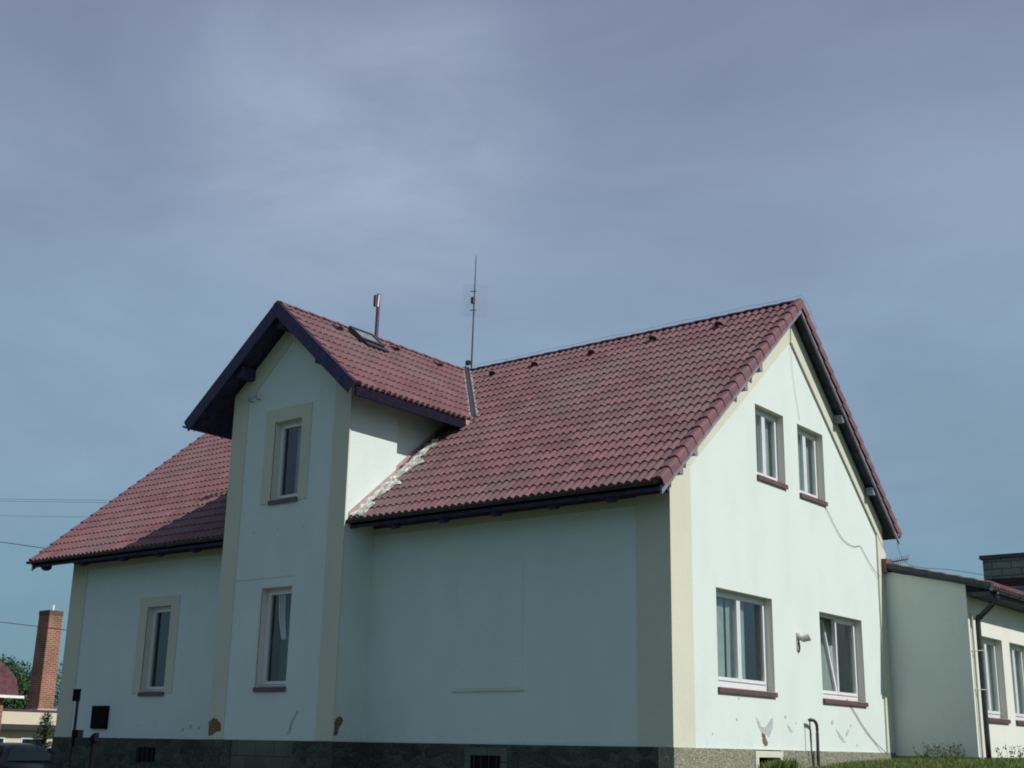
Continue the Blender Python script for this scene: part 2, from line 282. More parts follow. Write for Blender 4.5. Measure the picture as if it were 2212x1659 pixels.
def bez(p, n=10):
    """Catmull-Rom through points"""
    p = [Vector(q) for q in p]; o = []
    for i in range(len(p)-1):
        a, b, c, d = p[max(i-1, 0)], p[i], p[i+1], p[min(i+2, len(p)-1)]
        for k in range(n):
            t = k/n; o.append(0.5*((2*b)+(c-a)*t+(2*a-5*b+4*c-d)*t*t+(3*b-a-3*c+d)*t**3))
    return o+[p[-1]]

def wall_face(name, O, U, V, Nn, outer, holes, m, parent, reveal=0.16, reveal_mat=None):
    """plane wall with window openings; O origin, U/V in-plane axes, Nn outward normal; outer + holes in (u,v)"""
    O, U, V, Nn = map(Vector, (O, U, V, Nn)); bm = bmesh.new()
    P = lambda u, v, d=0: O+U*u+V*v+Nn*d
    edges = []
    def loop(pts):
        vs = [bm.verts.new(P(*q)) for q in pts]; es = [bm.edges.new((vs[i], vs[(i+1) % len(vs)])) for i in range(len(vs))]; edges.extend(es)
    loop(outer)
    for (a, b, c, d) in holes: loop([(a, c), (b, c), (b, d), (a, d)])
    bmesh.ops.triangle_fill(bm, use_beauty=True, use_dissolve=False, edges=edges, normal=Nn)
    for f in bm.faces:
        f.normal_update()
        if f.normal.dot(Nn) < 0: f.normal_flip()
    for (a, b, c, d) in holes:
        q = [(a, c), (b, c), (b, d), (a, d)]; ctr = P((a+b)/2, (c+d)/2)
        for i in range(4):
            p0, p1 = q[i], q[(i+1) % 4]
            f = bm.faces.new([bm.verts.new(x) for x in (P(*p0), P(*p1), P(*p1, -reveal-0.06), P(*p0, -reveal-0.06))]); f.normal_update()
            if f.normal.dot(ctr-f.calc_center_median()) < 0: f.normal_flip()
            f.material_index = 1 if reveal_mat else 0
    return obj(name, bm, [m, reveal_mat] if reveal_mat else m, parent, recalc=False)

# frame axes helper: window in plane with origin O, along U, up Z, outward N
class Pl:
    def __init__(s, O, U, Nn): s.O, s.U, s.N = Vector(O), Vector(U), Vector(Nn)
    def p(s, u, v, d): return s.O+s.U*u+Vector((0, 0, 1))*v+s.N*d
    def box(s, bm, u0, u1, v0, v1, d0, d1, mi=0, sh=(0, 0)):
        pts = [s.p(u, v, d) for (u, v, d) in ((u0, v0, d0), (u1, v0, d0), (u1, v0, d1), (u0, v0, d1), (u0, v1, d0), (u1, v1, d0), (u1, v1, d1), (u0, v1, d1))]
        vs = [bm.verts.new(q) for q in pts]
        for f in ((0, 3, 2, 1), (4, 5, 6, 7), (0, 1, 5, 4), (1, 2, 6, 5), (2, 3, 7, 6), (3, 0, 4, 7)):
            bm.faces.new([vs[i] for i in f]).material_index = mi

def window(pl, u0, u1, v0, v1, parent, sashes=2, depth=0.16, tilt=False, sillmat='sill', curtain=0.0, rail=0.0, label=None):
    """window part > frame... built as frame mesh (part) with panes, sill and curtain as sub-parts"""
    D = -depth; fw = 0.055
    bm = bmesh.new()
    pl.box(bm, u0, u0+fw, v0, v1, D-0.07, D); pl.box(bm, u1-fw, u1, v0, v1, D-0.07, D)
    pl.box(bm, u0+fw, u1-fw, v1-fw, v1, D-0.07, D-0.001); pl.box(bm, u0+fw, u1-fw, v0, v0+fw+rail, D-0.07, D-0.001)
    fr = obj('window', bm, M['window_white'], parent)
    if label: fr['label'] = label
    iu0, iu1, iv0, iv1 = u0+fw, u1-fw, v0+fw+rail, v1-fw
    n = sashes; w = (iu1-iu0)/n; sw = 0.06
    for k in range(n):
        a, b = iu0+k*w+0.004, iu0+(k+1)*w-0.004
        leaf = bmesh.new()
        t = tilt and k == 0
        def sb(x0, x1, z0, z1, d0, d1):
            vs = []
            for (x, z, d) in ((x0, z0, d0), (x1, z0, d0), (x1, z0, d1), (x0, z0, d1), (x0, z1, d0), (x1, z1, d0), (x1, z1, d1), (x0, z1, d1)):
                lean = -(z-iv0)*0.16 if t else 0.0
                vs.append(leaf.verts.new(pl.p(x, z, d+lean)))
            for f in ((0, 3, 2, 1), (4, 5, 6, 7), (0, 1, 5, 4), (1, 2, 6, 5), (2, 3, 7, 6), (3, 0, 4, 7)): leaf.faces.new([vs[i] for i in f])
        z0, z1 = iv0+0.004, iv1-0.004
        sb(a, a+sw, z0, z1, D-0.06, D+0.018); sb(b-sw, b, z0, z1, D-0.06, D+0.018)
        sb(a+sw, b-sw, z0, z0+sw, D-0.06, D+0.016); sb(a+sw, b-sw, z1-sw, z1, D-0.06, D+0.016)
        obj('sash', leaf, M['window_white'], fr)
        g = bmesh.new(); dd = D-0.025
        q = []
        for (x, z) in ((a+sw, z0+sw), (b-sw, z0+sw), (b-sw, z1-sw), (a+sw, z1-sw)):
            q.append(g.verts.new(pl.p(x, z, dd+(-(z-iv0)*0.16 if t else 0))))
        f_ = g.faces.new(q); f_.normal_update()
        if f_.normal.dot(pl.N) < 0: f_.normal_flip()
        obj('pane', g, M['glass'], fr, recalc=False)
    # interior: dark room box and curtain
    bm = bmesh.new(); R0 = -0.9 - depth
    q = [(u0-0.3, v0-0.3), (u1+0.3, v0-0.3), (u1+0.3, v1+0.25), (u0-0.3, v1+0.25)]
    F = [bm.verts.new(pl.p(u, v, D-0.30 if tilt else D-0.09)) for u, v in q]; B = [bm.verts.new(pl.p(u, v, R0)) for u, v in q]
    bm.faces.new(B)
    for i in range(4): bm.faces.new((F[i], F[(i+1) % 4], B[(i+1) % 4], B[i]))
    obj('room_behind', bm, M['room'], fr)
    if curtain:
        bm = bmesh.new(); seg = 46; z0, z1 = v0-0.05, v1+0.05
        spans = curtain if isinstance(curtain, list) else [(0.0, 1.0)]
        for (s0, s1) in spans:
            prev = None
            for i in range(seg+1):
                s = s0+(s1-s0)*i/seg; u = u0+(u1-u0)*s; d = D-(0.42 if tilt else 0.13)+0.02*math.sin(i*1.25+0.8*math.sin(i*0.5))
                cur = (bm.verts.new(pl.p(u, z0, d)), bm.verts.new(pl.p(u, z1, d)))
                if prev: bm.faces.new((prev[0], cur[0], cur[1], prev[1]))
                prev = cur
        obj('curtain', bm, M['curtain'], fr, smooth=True)
    if sillmat:
        bm = bmesh.new()
        # sloping sheet sill with a turned-down nose
        poly = [pl.p(u0-0.02, v0+0.02, D+0.0), pl.p(u0-0.02, v0-0.01, 0.045), pl.p(u0-0.02, v0-0.095, 0.045), pl.p(u0-0.02, v0-0.095, 0.03), pl.p(u0-0.02, v0-0.03, 0.004), pl.p(u0-0.02, v0-0.02, D)]
        prism(bm, poly, pl.U*(u1-u0+0.04))
        obj('sill', bm, M[sillmat], fr)
    return fr

def tile_slope(name, O, A, length, S, rows, pitch, up, mtl, parent, wave=0.1667, amp=0.050, step=0.026, seg=6, phase=0.0):
    """interlocking tiles with rolled profile. O lower-left corner, A along the eave, S up the slope, up = surface normal"""
    O, A, S, up = Vector(O), Vector(A).normalized(), Vector(S).normalized(), Vector(up).normalized()
    bm = bmesh.new(); uvl = bm.loops.layers.uv.new('UVMap')
    n = int(round(length/wave*seg)); xs = [length*i/n for i in range(n+1)]
    rnd = random.Random(3)
    for r in range(rows):
        s0, s1 = r*pitch, (r+1)*pitch
        lines = []
        joff = [rnd.uniform(-0.004, 0.004) for _ in range(int(length/(2*wave))+3)]
        for (s, off, k) in ((s0, -0.035, 0), (s0, step, 1), (s0, step, 2), (s1+0.01, 0.0, 3)):
            row = []
            for x in xs:
                h = amp*abs(math.sin(math.pi*(x+phase)/wave))**0.75
                j = joff[int(x/(2*wave))]
                hf = abs(math.sin(math.pi*(x+phase)/wave))**0.6
                row.append(bm.verts.new(O+A*x+S*(s+j)+up*((off*hf*1.25 if k in (1, 2) else off)+h)))
            lines.append(row)
        for (a, b, smooth) in ((0, 1, False), (2, 3, True)):
            for i in range(n):
                f = bm.faces.new((lines[a][i], lines[a][i+1], lines[b][i+1], lines[b][i])); f.smooth = smooth
                col = (xs[i]+1e-4)/(2*wave)
                for l in f.loops: l[uvl].uv = (math.floor(col)+0.5, r+0.5)
    me = bpy.data.meshes.new(name); bmesh.ops.recalc_face_normals(bm, faces=[]); bm.normal_update()
    # orient upward
    for f in bm.faces:
        if f.smooth and f.normal.dot(up) < 0: f.normal_flip()
    bm.to_mesh(me); bm.free(); me.materials.append(mtl)
    o = bpy.data.objects.new(name, me); C.objects.link(o); o.parent = parent
    return o

def ridge_caps(name, P0, P1, parent, r=0.12, pitch=0.40):
    P0, P1 = Vector(P0), Vector(P1); d = P1-P0; L = d.length; d.normalize(); side = d.cross(Vector((0, 0, 1))).normalized(); up = side.cross(d)
    bm = bmesh.new(); n = max(1, int(L/pitch)); p = L/n
    for k in range(n):
        a, b = P0+d*(k*p-0.03), P0+d*((k+1)*p)
        ra, rb = r+0.018, r
        for (c0, r0, c1, r1) in ((a, ra, b, rb),):
            R0 = [bm.verts.new(c0+(side*math.cos(t)+up*math.sin(t)*0.5)*r0) for t in [math.pi*i/10 for i in range(11)]]
            R1 = [bm.verts.new(c1+(side*math.cos(t)+up*math.sin(t)*0.5)*r1) for t in [math.pi*i/10 for i in range(11)]]
            for i in range(10): bm.faces.new((R0[i], R0[i+1], R1[i+1], R1[i])).smooth = True
            bm.faces.new(R0+[bm.verts.new(c0-up*0.01)]); 
    return obj(name, bm, M['ridge'], parent)

# ------------------------------------------------------------------ ground
def gz(x, y):
    s = lambda a, b, t: (lambda q: q*q*(3-2*q))(min(1, max(0, (t-a)/(b-a))))
    near = -1.75+0.85*s(-16, -0.5, y)              # street side rising to the house
    bank = -0.68+0.46*s(-1, 6.5, y)+0.05*s(6, 10, y)     # lawn beside the gable
    k = s(-1.5, 1.0, x)*s(-7, -0.2, y)
    front = near if y < 0 else -0.9
    g = front*(1-k)+bank*k
    if x < -18.5: g = g*(1-s(18.5, 23, -x))+(-1.65)*s(18.5, 23, -x)
    return g
bm = bmesh.new()
xs = [-700, -300, -150, -80, -60, -50, -40]+[-36+1.0*i for i in range(72)]+[40, 55, 80, 150, 300, 700]
ys = [-300, -150, -80, -50, -36]+[-30+1.0*i for i in range(62)]+[36, 45, 60, 90, 150, 300, 900]
gv = [[bm.verts.new((x, y, gz(x, y))) for y in ys] for x in xs]
for i in range(len(xs)-1):
    for j in range(len(ys)-1): bm.faces.new((gv[i][j], gv[i+1][j], gv[i+1][j+1], gv[i][j+1]))
g = obj('ground', bm, M['soil'], smooth=True); g['kind'] = 'structure'
bm = bmesh.new()
pv = []
for x in [-60+2*i for i in range(60)]:
    pv.append([bm.verts.new((x, y, gz(x, y)+0.012)) for y in (-9.0, -7.5, -6.0, -4.5, -3.2)])
for i in range(len(pv)-1):
    for j in range(4): bm.faces.new((pv[i][j], pv[i+1][j], pv[i+1][j+1], pv[i][j+1]))
g = obj('road', bm, M['asphalt'], smooth=True); g['kind'] = 'structure'

# ------------------------------------------------------------------ HOUSE
e_, E_, R_, yr = 0.737, 4.217, 8.958, 4.835
S1 = (R_-E_)/(yr+e_); EB, YB = 4.747, 9.398; S2 = (R_-EB)/(YB-yr)
OG, LX, OGL = 0.315, -17.29, -18.09
b0, b1, bp_, byf = -10.50, -6.90, 0.85, -1.359
bm_x, R2 = -8.732, 8.953
BRX, BRZ = -6.30, 6.79; BLX, BLZ = -11.52, 6.70
T1 = (R2-BRZ)/(BRX-bm_x); T2 = (R2-BLZ)/(bm_x-BLX)
zf = lambda y: E_+S1*(y+e_)      # front slope surface
zb = lambda y: R_-S2*(y-yr)      # back slope surface
DK = 0.24                         # vertical depth from tile surface to the underside of the deck

house = thing('house', 'white plastered two storey house with cream corner bands and dark red tiled roof', 'house')

# gable wall (x = 0), lit side
gx = Pl((0, 0, 0), (0, 1, 0), (1, 0, 0))
gable_outer = [(0, 0), (9, 0), (9, zb(9)-DK), (yr, R_-DK), (0, zf(0)-DK)]
GW = [(3.21, 4.40, 5.03, 6.43), (5.02, 6.21, 4.98, 6.41), (1.51, 3.62, 1.02, 2.72), (5.65, 7.70, 1.00, 2.68)]
wall_face('gable_wall', (0, 0, 0), (0, 1, 0), (0, 0, 1), (1, 0, 0), gable_outer, GW, M['wall'], house, 0.16, M['reveal'])
# front wall (y = 0)
fx = Pl((0, 0, 0), (1, 0, 0), (0, -1, 0))
WL = (-14.12, -13.25, 1.02, 2.94)
wall_face('front_wall', (0, 0, 0), (1, 0, 0), (0, 0, 1), (0, -1, 0), [(LX, 0), (0, 0), (0, zf(0)-DK), (LX, zf(0)-DK)], [WL], M['wall'], house, 0.17, M['reveal'])
# left gable and back walls
bm = bmesh.new()
v = [bm.verts.new((LX, y, z)) for y, z in ((0, 0), (9, 0), (9, zb(9)-DK), (yr, R_-DK), (0, zf(0)-DK))]; bm.faces.new(v[::-1])
v = [bm.verts.new(p) for p in ((0, 9, 0), (LX, 9, 0), (LX, 9, zb(9)-DK), (0, 9, zb(9)-DK))]; bm.faces.new(v)
obj('rear_wall', bm, M['wall'], house, recalc=False)
# bay walls
by = Pl((0, -bp_, 0), (1, 0, 0), (0, -1, 0))
WM = (-9.18, -8.29, 1.02, 2.98); WU = (-9.14, -8.31, 4.80, 6.48)
ztr = lambda x: R2-T1*(x-bm_x); ztl = lambda x: R2-T2*(bm_x-x)
wall_face('bay_front_wall', (0, -bp_, 0), (1, 0, 0), (0, 0, 1), (0, -1, 0),
          [(b0, 0), (b1, 0), (b1, ztr(b1)-DK), (bm_x, R2-DK), (b0, ztl(b0)-DK)], [WM, WU], M['wall'], house, 0.17, M['reveal'])
bm = bmesh.new()
v = [bm.verts.new(p) for p in ((b1, -bp_, 0), (b1, 0.54, 0), (b1, 0.54, 7.1), (b1, -bp_, ztr(b1)-DK))]; v[2].co.z = ztr(b1)-DK; bm.faces.new(v)
xb = b1-0.17
v = [bm.verts.new(p) for p in ((b1, 0.54, 3), (xb, 0.54, 3), (xb, 0.54, ztr(xb)-DK), (b1, 0.54, ztr(b1)-DK))]; bm.faces.new(v)
v = [bm.verts.new(p) for p in ((xb, 0.54, 3), (xb, 4.5, 3), (xb, 4.5, ztr(xb)-DK), (xb, 0.54, ztr(xb)-DK))]; bm.faces.new(v)
v = [bm.verts.new(p) for p in ((b0, 4.5, 0), (b0, -bp_, 0), (b0, -bp_, ztl(b0)-DK), (b0, 4.5, ztl(b0)-DK))]; bm.faces.new(v)
obj('bay_side_wall', bm, M['wall'], house, recalc=False)

# cream bands (raised 2 cm)
def band(pl, polys, name='corner_band', t=0.02, back=-0.01):
    bm = bmesh.new()
    for poly in polys: prism(bm, [pl.p(u, v_, back) for u, v_ in poly], pl.N*(t-back))
    return obj(name, bm, M['cream'], house)
tz = 0.02
band(gx, [[(-0.018, 0.003), (0.68, 0.003), (0.68, zf(0.68)-DK-0.42), (0, zf(0)-DK-0.02), (-0.018, zf(0)-DK-0.03)]])
wr = 0.46
band(gx, [[(0, zf(0)-DK-0.01), (0.68, zf(0.68)-DK-0.42+0.0), (0.68, zf(0.68)-DK-wr), (yr, R_-DK-wr-0.16), (yr, R_-DK-0.004)]], 'rake_band', 0.0205, -0.0095)
band(gx, [[(yr, R_-DK-wr-0.16), (8.73, zb(8.73)-DK-wr), (9.0, zb(9.0)-DK-wr), (9.0, zb(9)-DK-0.01), (yr, R_-DK-0.004)]], 'rake_band', 0.045)
band(gx, [[(8.62, 0.003), (9.02, 0.003), (9.02, zb(9.0)-DK-wr-0.005), (8.73, zb(8.73)-DK-wr-0.005), (8.73, 4.4)]], 'corner_band', 0.035)
# front wall bands: right corner, left corner, top band, either side of the bay
band(fx, [[(-0.65, 0.003), (0.0195, 0.003), (0.0195, 4.30), (-0.65, 4.30)]])
band(fx, [[(LX-0.02, 0.003), (LX+0.6, 0.003), (LX+0.6, 4.30), (LX-0.02, 4.30)]])
band(fx, [[(LX+0.6, 3.98), (b0, 3.98), (b0, 4.12), (LX+0.6, 4.12)]], 'eaves_band', 0.024)
band(fx, [[(b1, 3.98), (-0.65, 3.98), (-0.65, 4.12), (b1, 4.12)]], 'eaves_band', 0.024)
# bay bands
bw_ = 0.45
band(by, [[(b0-0.02, 0.003), (b0+bw_, 0.003), (b0+bw_, 7.05), (b0+0.0, ztl(b0)-DK-0.02), (b0-0.02, ztl(b0)-DK-0.03)]])
band(by, [[(b1-bw_, 0.003), (b1+0.0195, 0.003), (b1+0.0195, ztr(b1)-DK-0.03), (b1, ztr(b1)-DK-0.02), (b1-bw_, 7.1)]])
band(by, [[(b0+0.0, ztl(b0)-DK-0.015), (b0+bw_, 7.055), (b0+bw_, 7.054), (bm_x-0.02, 8.24), (b1-bw_, 7.12), (b1, ztr(b1)-DK-0.015), (bm_x, R2-DK-0.004)]], 'rake_band', 0.022, -0.008)
# window surrounds
def surround(pl, a, b, c, d, oa, ob, oc, od, t=0.014):
    band(pl, [[(oa, oc), (a, oc), (a, od), (oa, od)], [(b, oc), (ob, oc), (ob, od), (b, od)], [(a, d), (b, d), (b, od), (a, od)]], 'window_surround', t)
surround(fx, WL[0], WL[1], WL[2], WL[3], -14.42, -12.95, 0.98, 3.16)
surround(by, WU[0], WU[1], WU[2], WU[3], -9.43, -8.03, 4.74, 6.77)
# cream-painted reveal strips of the middle window
band(by, [[(WM[0]-0.03, WM[2]), (WM[0], WM[2]), (WM[0], WM[3]+0.03), (WM[0]-0.03, WM[3]+0.03)], [(WM[0], WM[3]), (WM[1], WM[3]), (WM[1], WM[3]+0.03), (WM[0], WM[3]+0.03)]], 'window_surround', 0.008)
# cornice under the front eaves, dark and deepened to paint in the shade there
def cornice(x0, x1):
    bm = bmesh.new()
    poly = [(x0, 0, 4.135), (x0, 0, 4.50), (x0, -0.10, 4.40), (x0, -0.08, 4.22), (x0, -0.035, 4.15)]
    prism(bm, poly, (x1-x0, 0, 0)); return obj('cornice', bm, M['wood'], house)
cornice(b1, 0.0); cornice(LX, b0)
bm = bmesh.new(); prism(bm, [(-1.2, 9.0, 4.05), (-1.2, 9.22, 4.12), (-1.2, 9.26, 4.30), (-1.2, 9.10, 4.42), (-1.2, 9.0, 4.45)], (1.2, 0, 0)); obj('cornice', bm, M['cream'], house)

# windows
Wd = [(gx, GW[0], 2, {}), (gx, GW[1], 2, {}), (gx, GW[2], 2, dict(rail=0.07)), (gx, GW[3], 2, dict(rail=0.05, tilt=True)),
      (fx, WL, 1, {}), (by, WM, 1, {}), (by, WU, 1, {})]
labs = ['upper gable window nearer the ridge line of the front slope', 'upper gable window nearer the rear slope', 'wide lower gable window with both sashes shut', 'lower gable window with its left sash tilted inwards', 'narrow ground floor window left of the bay', 'narrow ground floor window of the bay', 'narrow upper window of the bay']
curt = [[(0, 1)], [(0, 1)], [(0.0, 0.36), (0.40, 0.72)], [(0.30, 1)], None, None, [(0.5, 1.0)]]
for (pl, w, n, kw), lb, cu in zip(Wd, labs, curt):
    window(pl, *w, house, sashes=n, depth=0.16, curtain=cu, label=lb, **kw)
# drawn-back drape in the middle bay window
bm = bmesh.new()
for k in range(4):
    tube(bm, bez([(-8.86+0.055*k, -0.66, 2.88), (-8.80+0.05*k, -0.67, 2.4), (-8.68+0.035*k, -0.67, 1.95)], 5), [0.011]*11, 6)
obj('drape', bm, M['whitepaint'], house, smooth=True)

# plinth
bm = bmesh.new()
pz0, pz1, po = -1.6, -0.002, 0.045
box(bm, LX-po, b0-0.05, -po, 0.3, pz0, pz1); box(bm, b1+0.05, 0.0, -po, 0.3, pz0, pz1)
box(bm, b0-0.05, -9.75, -bp_-po, 0.3, pz0, pz1); box(bm, -7.93, b1+0.05, -bp_-po, 0.3, pz0, pz1)
obj('plinth', bm, M['plinth'], house)
bm = bmesh.new(); box(bm, -9.75, -7.93, -bp_-0.02, 0.2, pz0, pz1-0.004); obj('plinth_infill', bm, M['paleblock'], house)
bm = bmesh.new(); box(bm, -0.25, po, -po-0.002, 2.72, pz0, pz1+0.004); box(bm, -0.25, po, 2.72, 3.70, -1.6, -0.9); box(bm, -0.25, po, 3.70, 9.04, pz0, pz1+0.003)
obj('plinth', bm, M['plinth_lit'], house)
bm = bmesh.new()  # lit cellar opening with cream surround
box(bm, -0.2, po+0.012, 2.68, 2.80, -0.9, -0.02); box(bm, -0.2, po+0.012, 3.62, 3.74, -0.9, -0.02); box(bm, -0.2, po+0.011, 2.80, 3.62, -0.13, -0.02)
s_ = obj('cellar_surround', bm, M['cream'], house)
bm = bmesh.new(); box(bm, -0.24, -0.22, 2.7, 3.72, -0.95, -0.05); obj('cellar_dark_back', bm, M['black'], house)  # black sheet painting the darkness inside the opening
def cellar(x0, x1, z0, z1, cream):
    bm = bmesh.new(); box(bm, x0, x1, -po-0.006, -po+0.01, z0, z1)
    o = obj('cellar_window', bm, M['black'], house)
    bm = bmesh.new()
    for i in range(4): xx = x0+(x1-x0)*(i+0.5)/4; tube(bm, [(xx, -po-0.015, z0), (xx, -po-0.015, z1)], 0.008, 6)
    obj('bars', bm, M['darkmetal'], o)
    if cream:
        bm = bmesh.new(); w = 0.14; y0, y1 = -po-0.012, -po+0.01
        box(bm, x0-w, x0, y0, y1, z0, z1+w); box(bm, x1, x1+w, y0, y1, z0, z1+w); box(bm, x0, x1, y0, y1, z1, z1+w); obj('cellar_surround', bm, M['paleblock'], house)
cellar(-4.18, -3.49, -0.60, -0.19, True); cellar(-13.97, -13.30, -0.5, -0.19, False)

# blocked window outline on the front wall and hairline joint on the bay
bm = bmesh.new()
fx.box(bm, -4.66, -3.08, 0.97, 3.28, -0.01, 0.007)
obj('blocked_window', bm, M['wall'], house)
bm = bmesh.new(); fx.box(bm, -4.655, -3.085, 3.262, 3.275, 0, 0.012); fx.box(bm, -3.098, -3.085, 0.97, 3.262, 0, 0.012); fx.box(bm, -4.655, -4.642, 0.97, 3.262, 0, 0.010)
obj('blocked_window_joint', bm, M['wall'], house)
bm = bmesh.new(); fx.box(bm, -4.70, -3.04, 0.915, 0.945, 0, 0.028); obj('blocked_window_ledge', bm, M['cream'], house)
bm = bmesh.new(); by.box(bm, -10.09, -8.26, 3.185, 3.200, -0.005, 0.006); obj('wall_joint', bm, M['cream'], house)
# spalled plaster patches
def patch(pl, pts, m, off=0.004, name='bare_patch'):
    bm = bmesh.new(); rnd = random.Random(len(pts)*7+int(abs(pts[0][0])*100)); q = []
    for i in range(len(pts)):
        a, b = Vector(pts[i]), Vector(pts[(i+1) % len(pts)])
        for k in range(4):
            p = a.lerp(b, k/4); w = 0.012 if k else 0; q.append((p.x+rnd.uniform(-w, w), p.y+rnd.uniform(-w, w)))
    prism(bm, [pl.p(u, v_, -0.01) for u, v_ in q], pl.N*(off+0.01)); obj(name, bm, m, house)
patch(by, [(b0+0.0, 0.22), (-10.50, 0.36), (-10.36, 0.43), (-10.25, 0.40), (-10.12, 0.30), (-10.12, 0.17), (-10.28, 0.14), (-10.45, 0.07), (b0+0.0, 0.08)], M['exposed'], 0.024)
patch(Pl((b1, 0, 0), (0, 1, 0), (1, 0, 0)), [(-0.82, 0.34), (-0.76, 0.44), (-0.66, 0.47), (-0.60, 0.38), (-0.70, 0.24), (-0.74, 0.10), (-0.82, 0.10)], M['exposed'])
patch(gx, [(3.04, 0.30), (3.14, 0.26), (3.26, 0.13), (3.24, 0.07), (3.12, 0.06), (3.05, 0.16)], M['exposed'])
patch(gx, [(2.83, 0.56), (2.92, 0.50), (3.02, 0.40), (3.14, 0.38), (3.28, 0.44), (3.38, 0.52), (3.50, 0.58), (3.46, 0.40), (3.38, 0.28), (3.30, 0.22), (3.22, 0.26), (3.06, 0.26), (2.94, 0.38)], M['scar'], 0.003, 'plaster_scar')
patch(gx, [(6.15, 0.44), (6.30, 0.36), (6.42, 0.30), (6.60, 0.18), (6.50, 0.17), (6.34, 0.26), (6.2, 0.36)], M['scar'], 0.003, 'plaster_scar')
patch(gx, [(5.95, 0.56), (6.05, 0.60), (6.08, 0.52), (5.98, 0.50)], M['scar'], 0.003, 'plaster_scar')
patch(gx, [(6.60, 0.34), (6.74, 0.44), (6.78, 0.40), (6.66, 0.29)], M['scar'], 0.003, 'plaster_scar')
patch(gx, [(4.05, 0.48), (4.18, 0.40), (4.30, 0.34), (4.22, 0.31), (4.08, 0.40)], M['scar'], 0.003, 'plaster_scar')
patch(by, [(-7.92, 0.56), (-7.86, 0.54), (-8.02, 0.30), (-8.10, 0.10), (-8.17, 0.12), (-8.08, 0.34)], M['scar'], 0.003, 'plaster_scar')
patch(gx, [(0.30, 0.22), (0.36, 0.20), (0.36, 0.15), (0.31, 0.16)], M['scar'], 0.003, 'plaster_scar')
for (yy, zz, s_) in ((1.25, 0.24, 0.03), (2.1, 0.50, 0.04), (3.95, 0.60, 0.04), (4.4, 0.50, 0.03), (7.1, 0.14, 0.05), (8.05, 0.18, 0.03), (2.2, 0.86, 0.03), (6.85, 0.52, 0.035)):
    patch(gx, [(yy, zz), (yy+s_, zz+s_*0.6), (yy+s_*1.7, zz-s_*0.4), (yy+s_*0.6, zz-s_)], M['scar'], 0.003, 'plaster_scar')
for (xx, zz, s_) in ((-12.5, 0.20, 0.05), (-12.25, 0.26, 0.06), (-11.95, 0.24, 0.05), (-14.1, 0.28, 0.03)):
    patch(fx, [(xx, zz), (xx+s_, zz+s_*0.9), (xx+s_*1.7, zz+s_*0.4), (xx+s_*0.6, zz-s_*1.2)], M['scar'], 0.003, 'plaster_scar')

# ------------------------------------------------------------------ roof (main)
LEN = OG-OGL
sl1 = math.hypot(yr+e_, R_-E_); rows1 = 21; pit1 = sl1/rows1
bm = bmesh.new()
def deckpoly(x0, x1, ya, za, yb_, zb_, t0=0.05, t1=0.10):
    prism(bm, [(x0, ya, za-t0), (x0, yb_, zb_-t0), (x0, yb_, zb_-t0-t1), (x0, ya, za-t0-t1)], (x1-x0, 0, 0))
deckpoly(OGL+0.06, OG-0.06, -e_+0.05, zf(-e_+0.05), yr, R_)
deckpoly(OGL+0.06, OG-0.06, YB-0.05, zb(YB-0.05), yr+0.001, R_)
roof = obj('roof', bm, M['soffit'], house); roof['label'] = 'main gabled roof with dark red rolled tiles'
up1 = Vector((0, -S1, 1)).normalized()
tile_slope('tile_slope', (OGL, -e_, E_-0.03), (1, 0, 0), LEN-0.06, (0, 1, S1), rows1, pit1, up1, M['tile'], roof)
sl2 = math.hypot(YB-yr, R_-EB)
tile_slope('tile_slope', (OG-0.06, YB, EB-0.03), (-1, 0, 0), LEN-0.06, (0, -1, S2), 17, sl2/17, (0, S2, 1), M['tile'], roof)
ridge_caps('ridge_tiles', (OGL+0.03, yr, R_-0.045), (OG-0.0, yr, R_-0.045), roof)
# verge tiles
def verge(xo, sgn, ya, za, sy, sl_, rows, slope, name='verge_tiles'):
    bm = bmesh.new(); S = Vector((0, sy, slope)).normalized(); up = Vector((0, -sy*slope, 1)).normalized(); p = sl_/rows
    for r in range(rows):
        s0, s1 = r*p-0.02, (r+1)*p+0.03
        prof = [(-0.15, 0.030), (-0.10, 0.055), (-0.04, 0.058), (0.0, 0.045), (0.012, 0.0), (0.012, -0.13), (-0.004, -0.13), (-0.012, -0.0), (-0.10, 0.02), (-0.15, 0.01)]
        A = [bm.verts.new(Vector((xo+sgn*u, ya, za))+S*s0+up*(h+0.034)+Vector((sgn*0.012, 0, 0))) for u, h in prof]
        B = [bm.verts.new(Vector((xo+sgn*u, ya, za))+S*s1+up*h) for u, h in prof]
        n = len(prof)
        for i in range(n): bm.faces.new((A[i], A[(i+1) % n], B[(i+1) % n], B[i]))
        bm.faces.new(A); bm.faces.new(B[::-1])
    return obj(name, bm, M['ridge'], roof)
verge(OG, 1, -e_, E_-0.02, 1, sl1, rows1, S1); verge(OG, 1, YB, EB-0.02, -1, sl2, 17, S2)
verge(OGL, -1, -e_, E_-0.02, 1, sl1, rows1, S1); verge(OGL, -1, YB, EB-0.02, -1, sl2, 17, S2)
# verge boards: flat grey plank under the verge tiles
def vboard(x0, x1, side):
    for (ya, za, ye, ze) in ((-e_+0.03, zf(-e_+0.03), yr, R_), (YB-0.03, zb(YB-0.03), yr, R_)):
        bm = bmesh.new(); prism(bm, [(x0, ya, za-0.14), (x0, ye, ze-0.14), (x0, ye, ze-0.275), (x0, ya, za-0.275)], (x1-x0, 0, 0)); obj('verge_board', bm, M['board'], roof)
vboard(OG-0.06, OG-0.02, 1); vboard(OGL+0.02, OGL+0.06, -1)
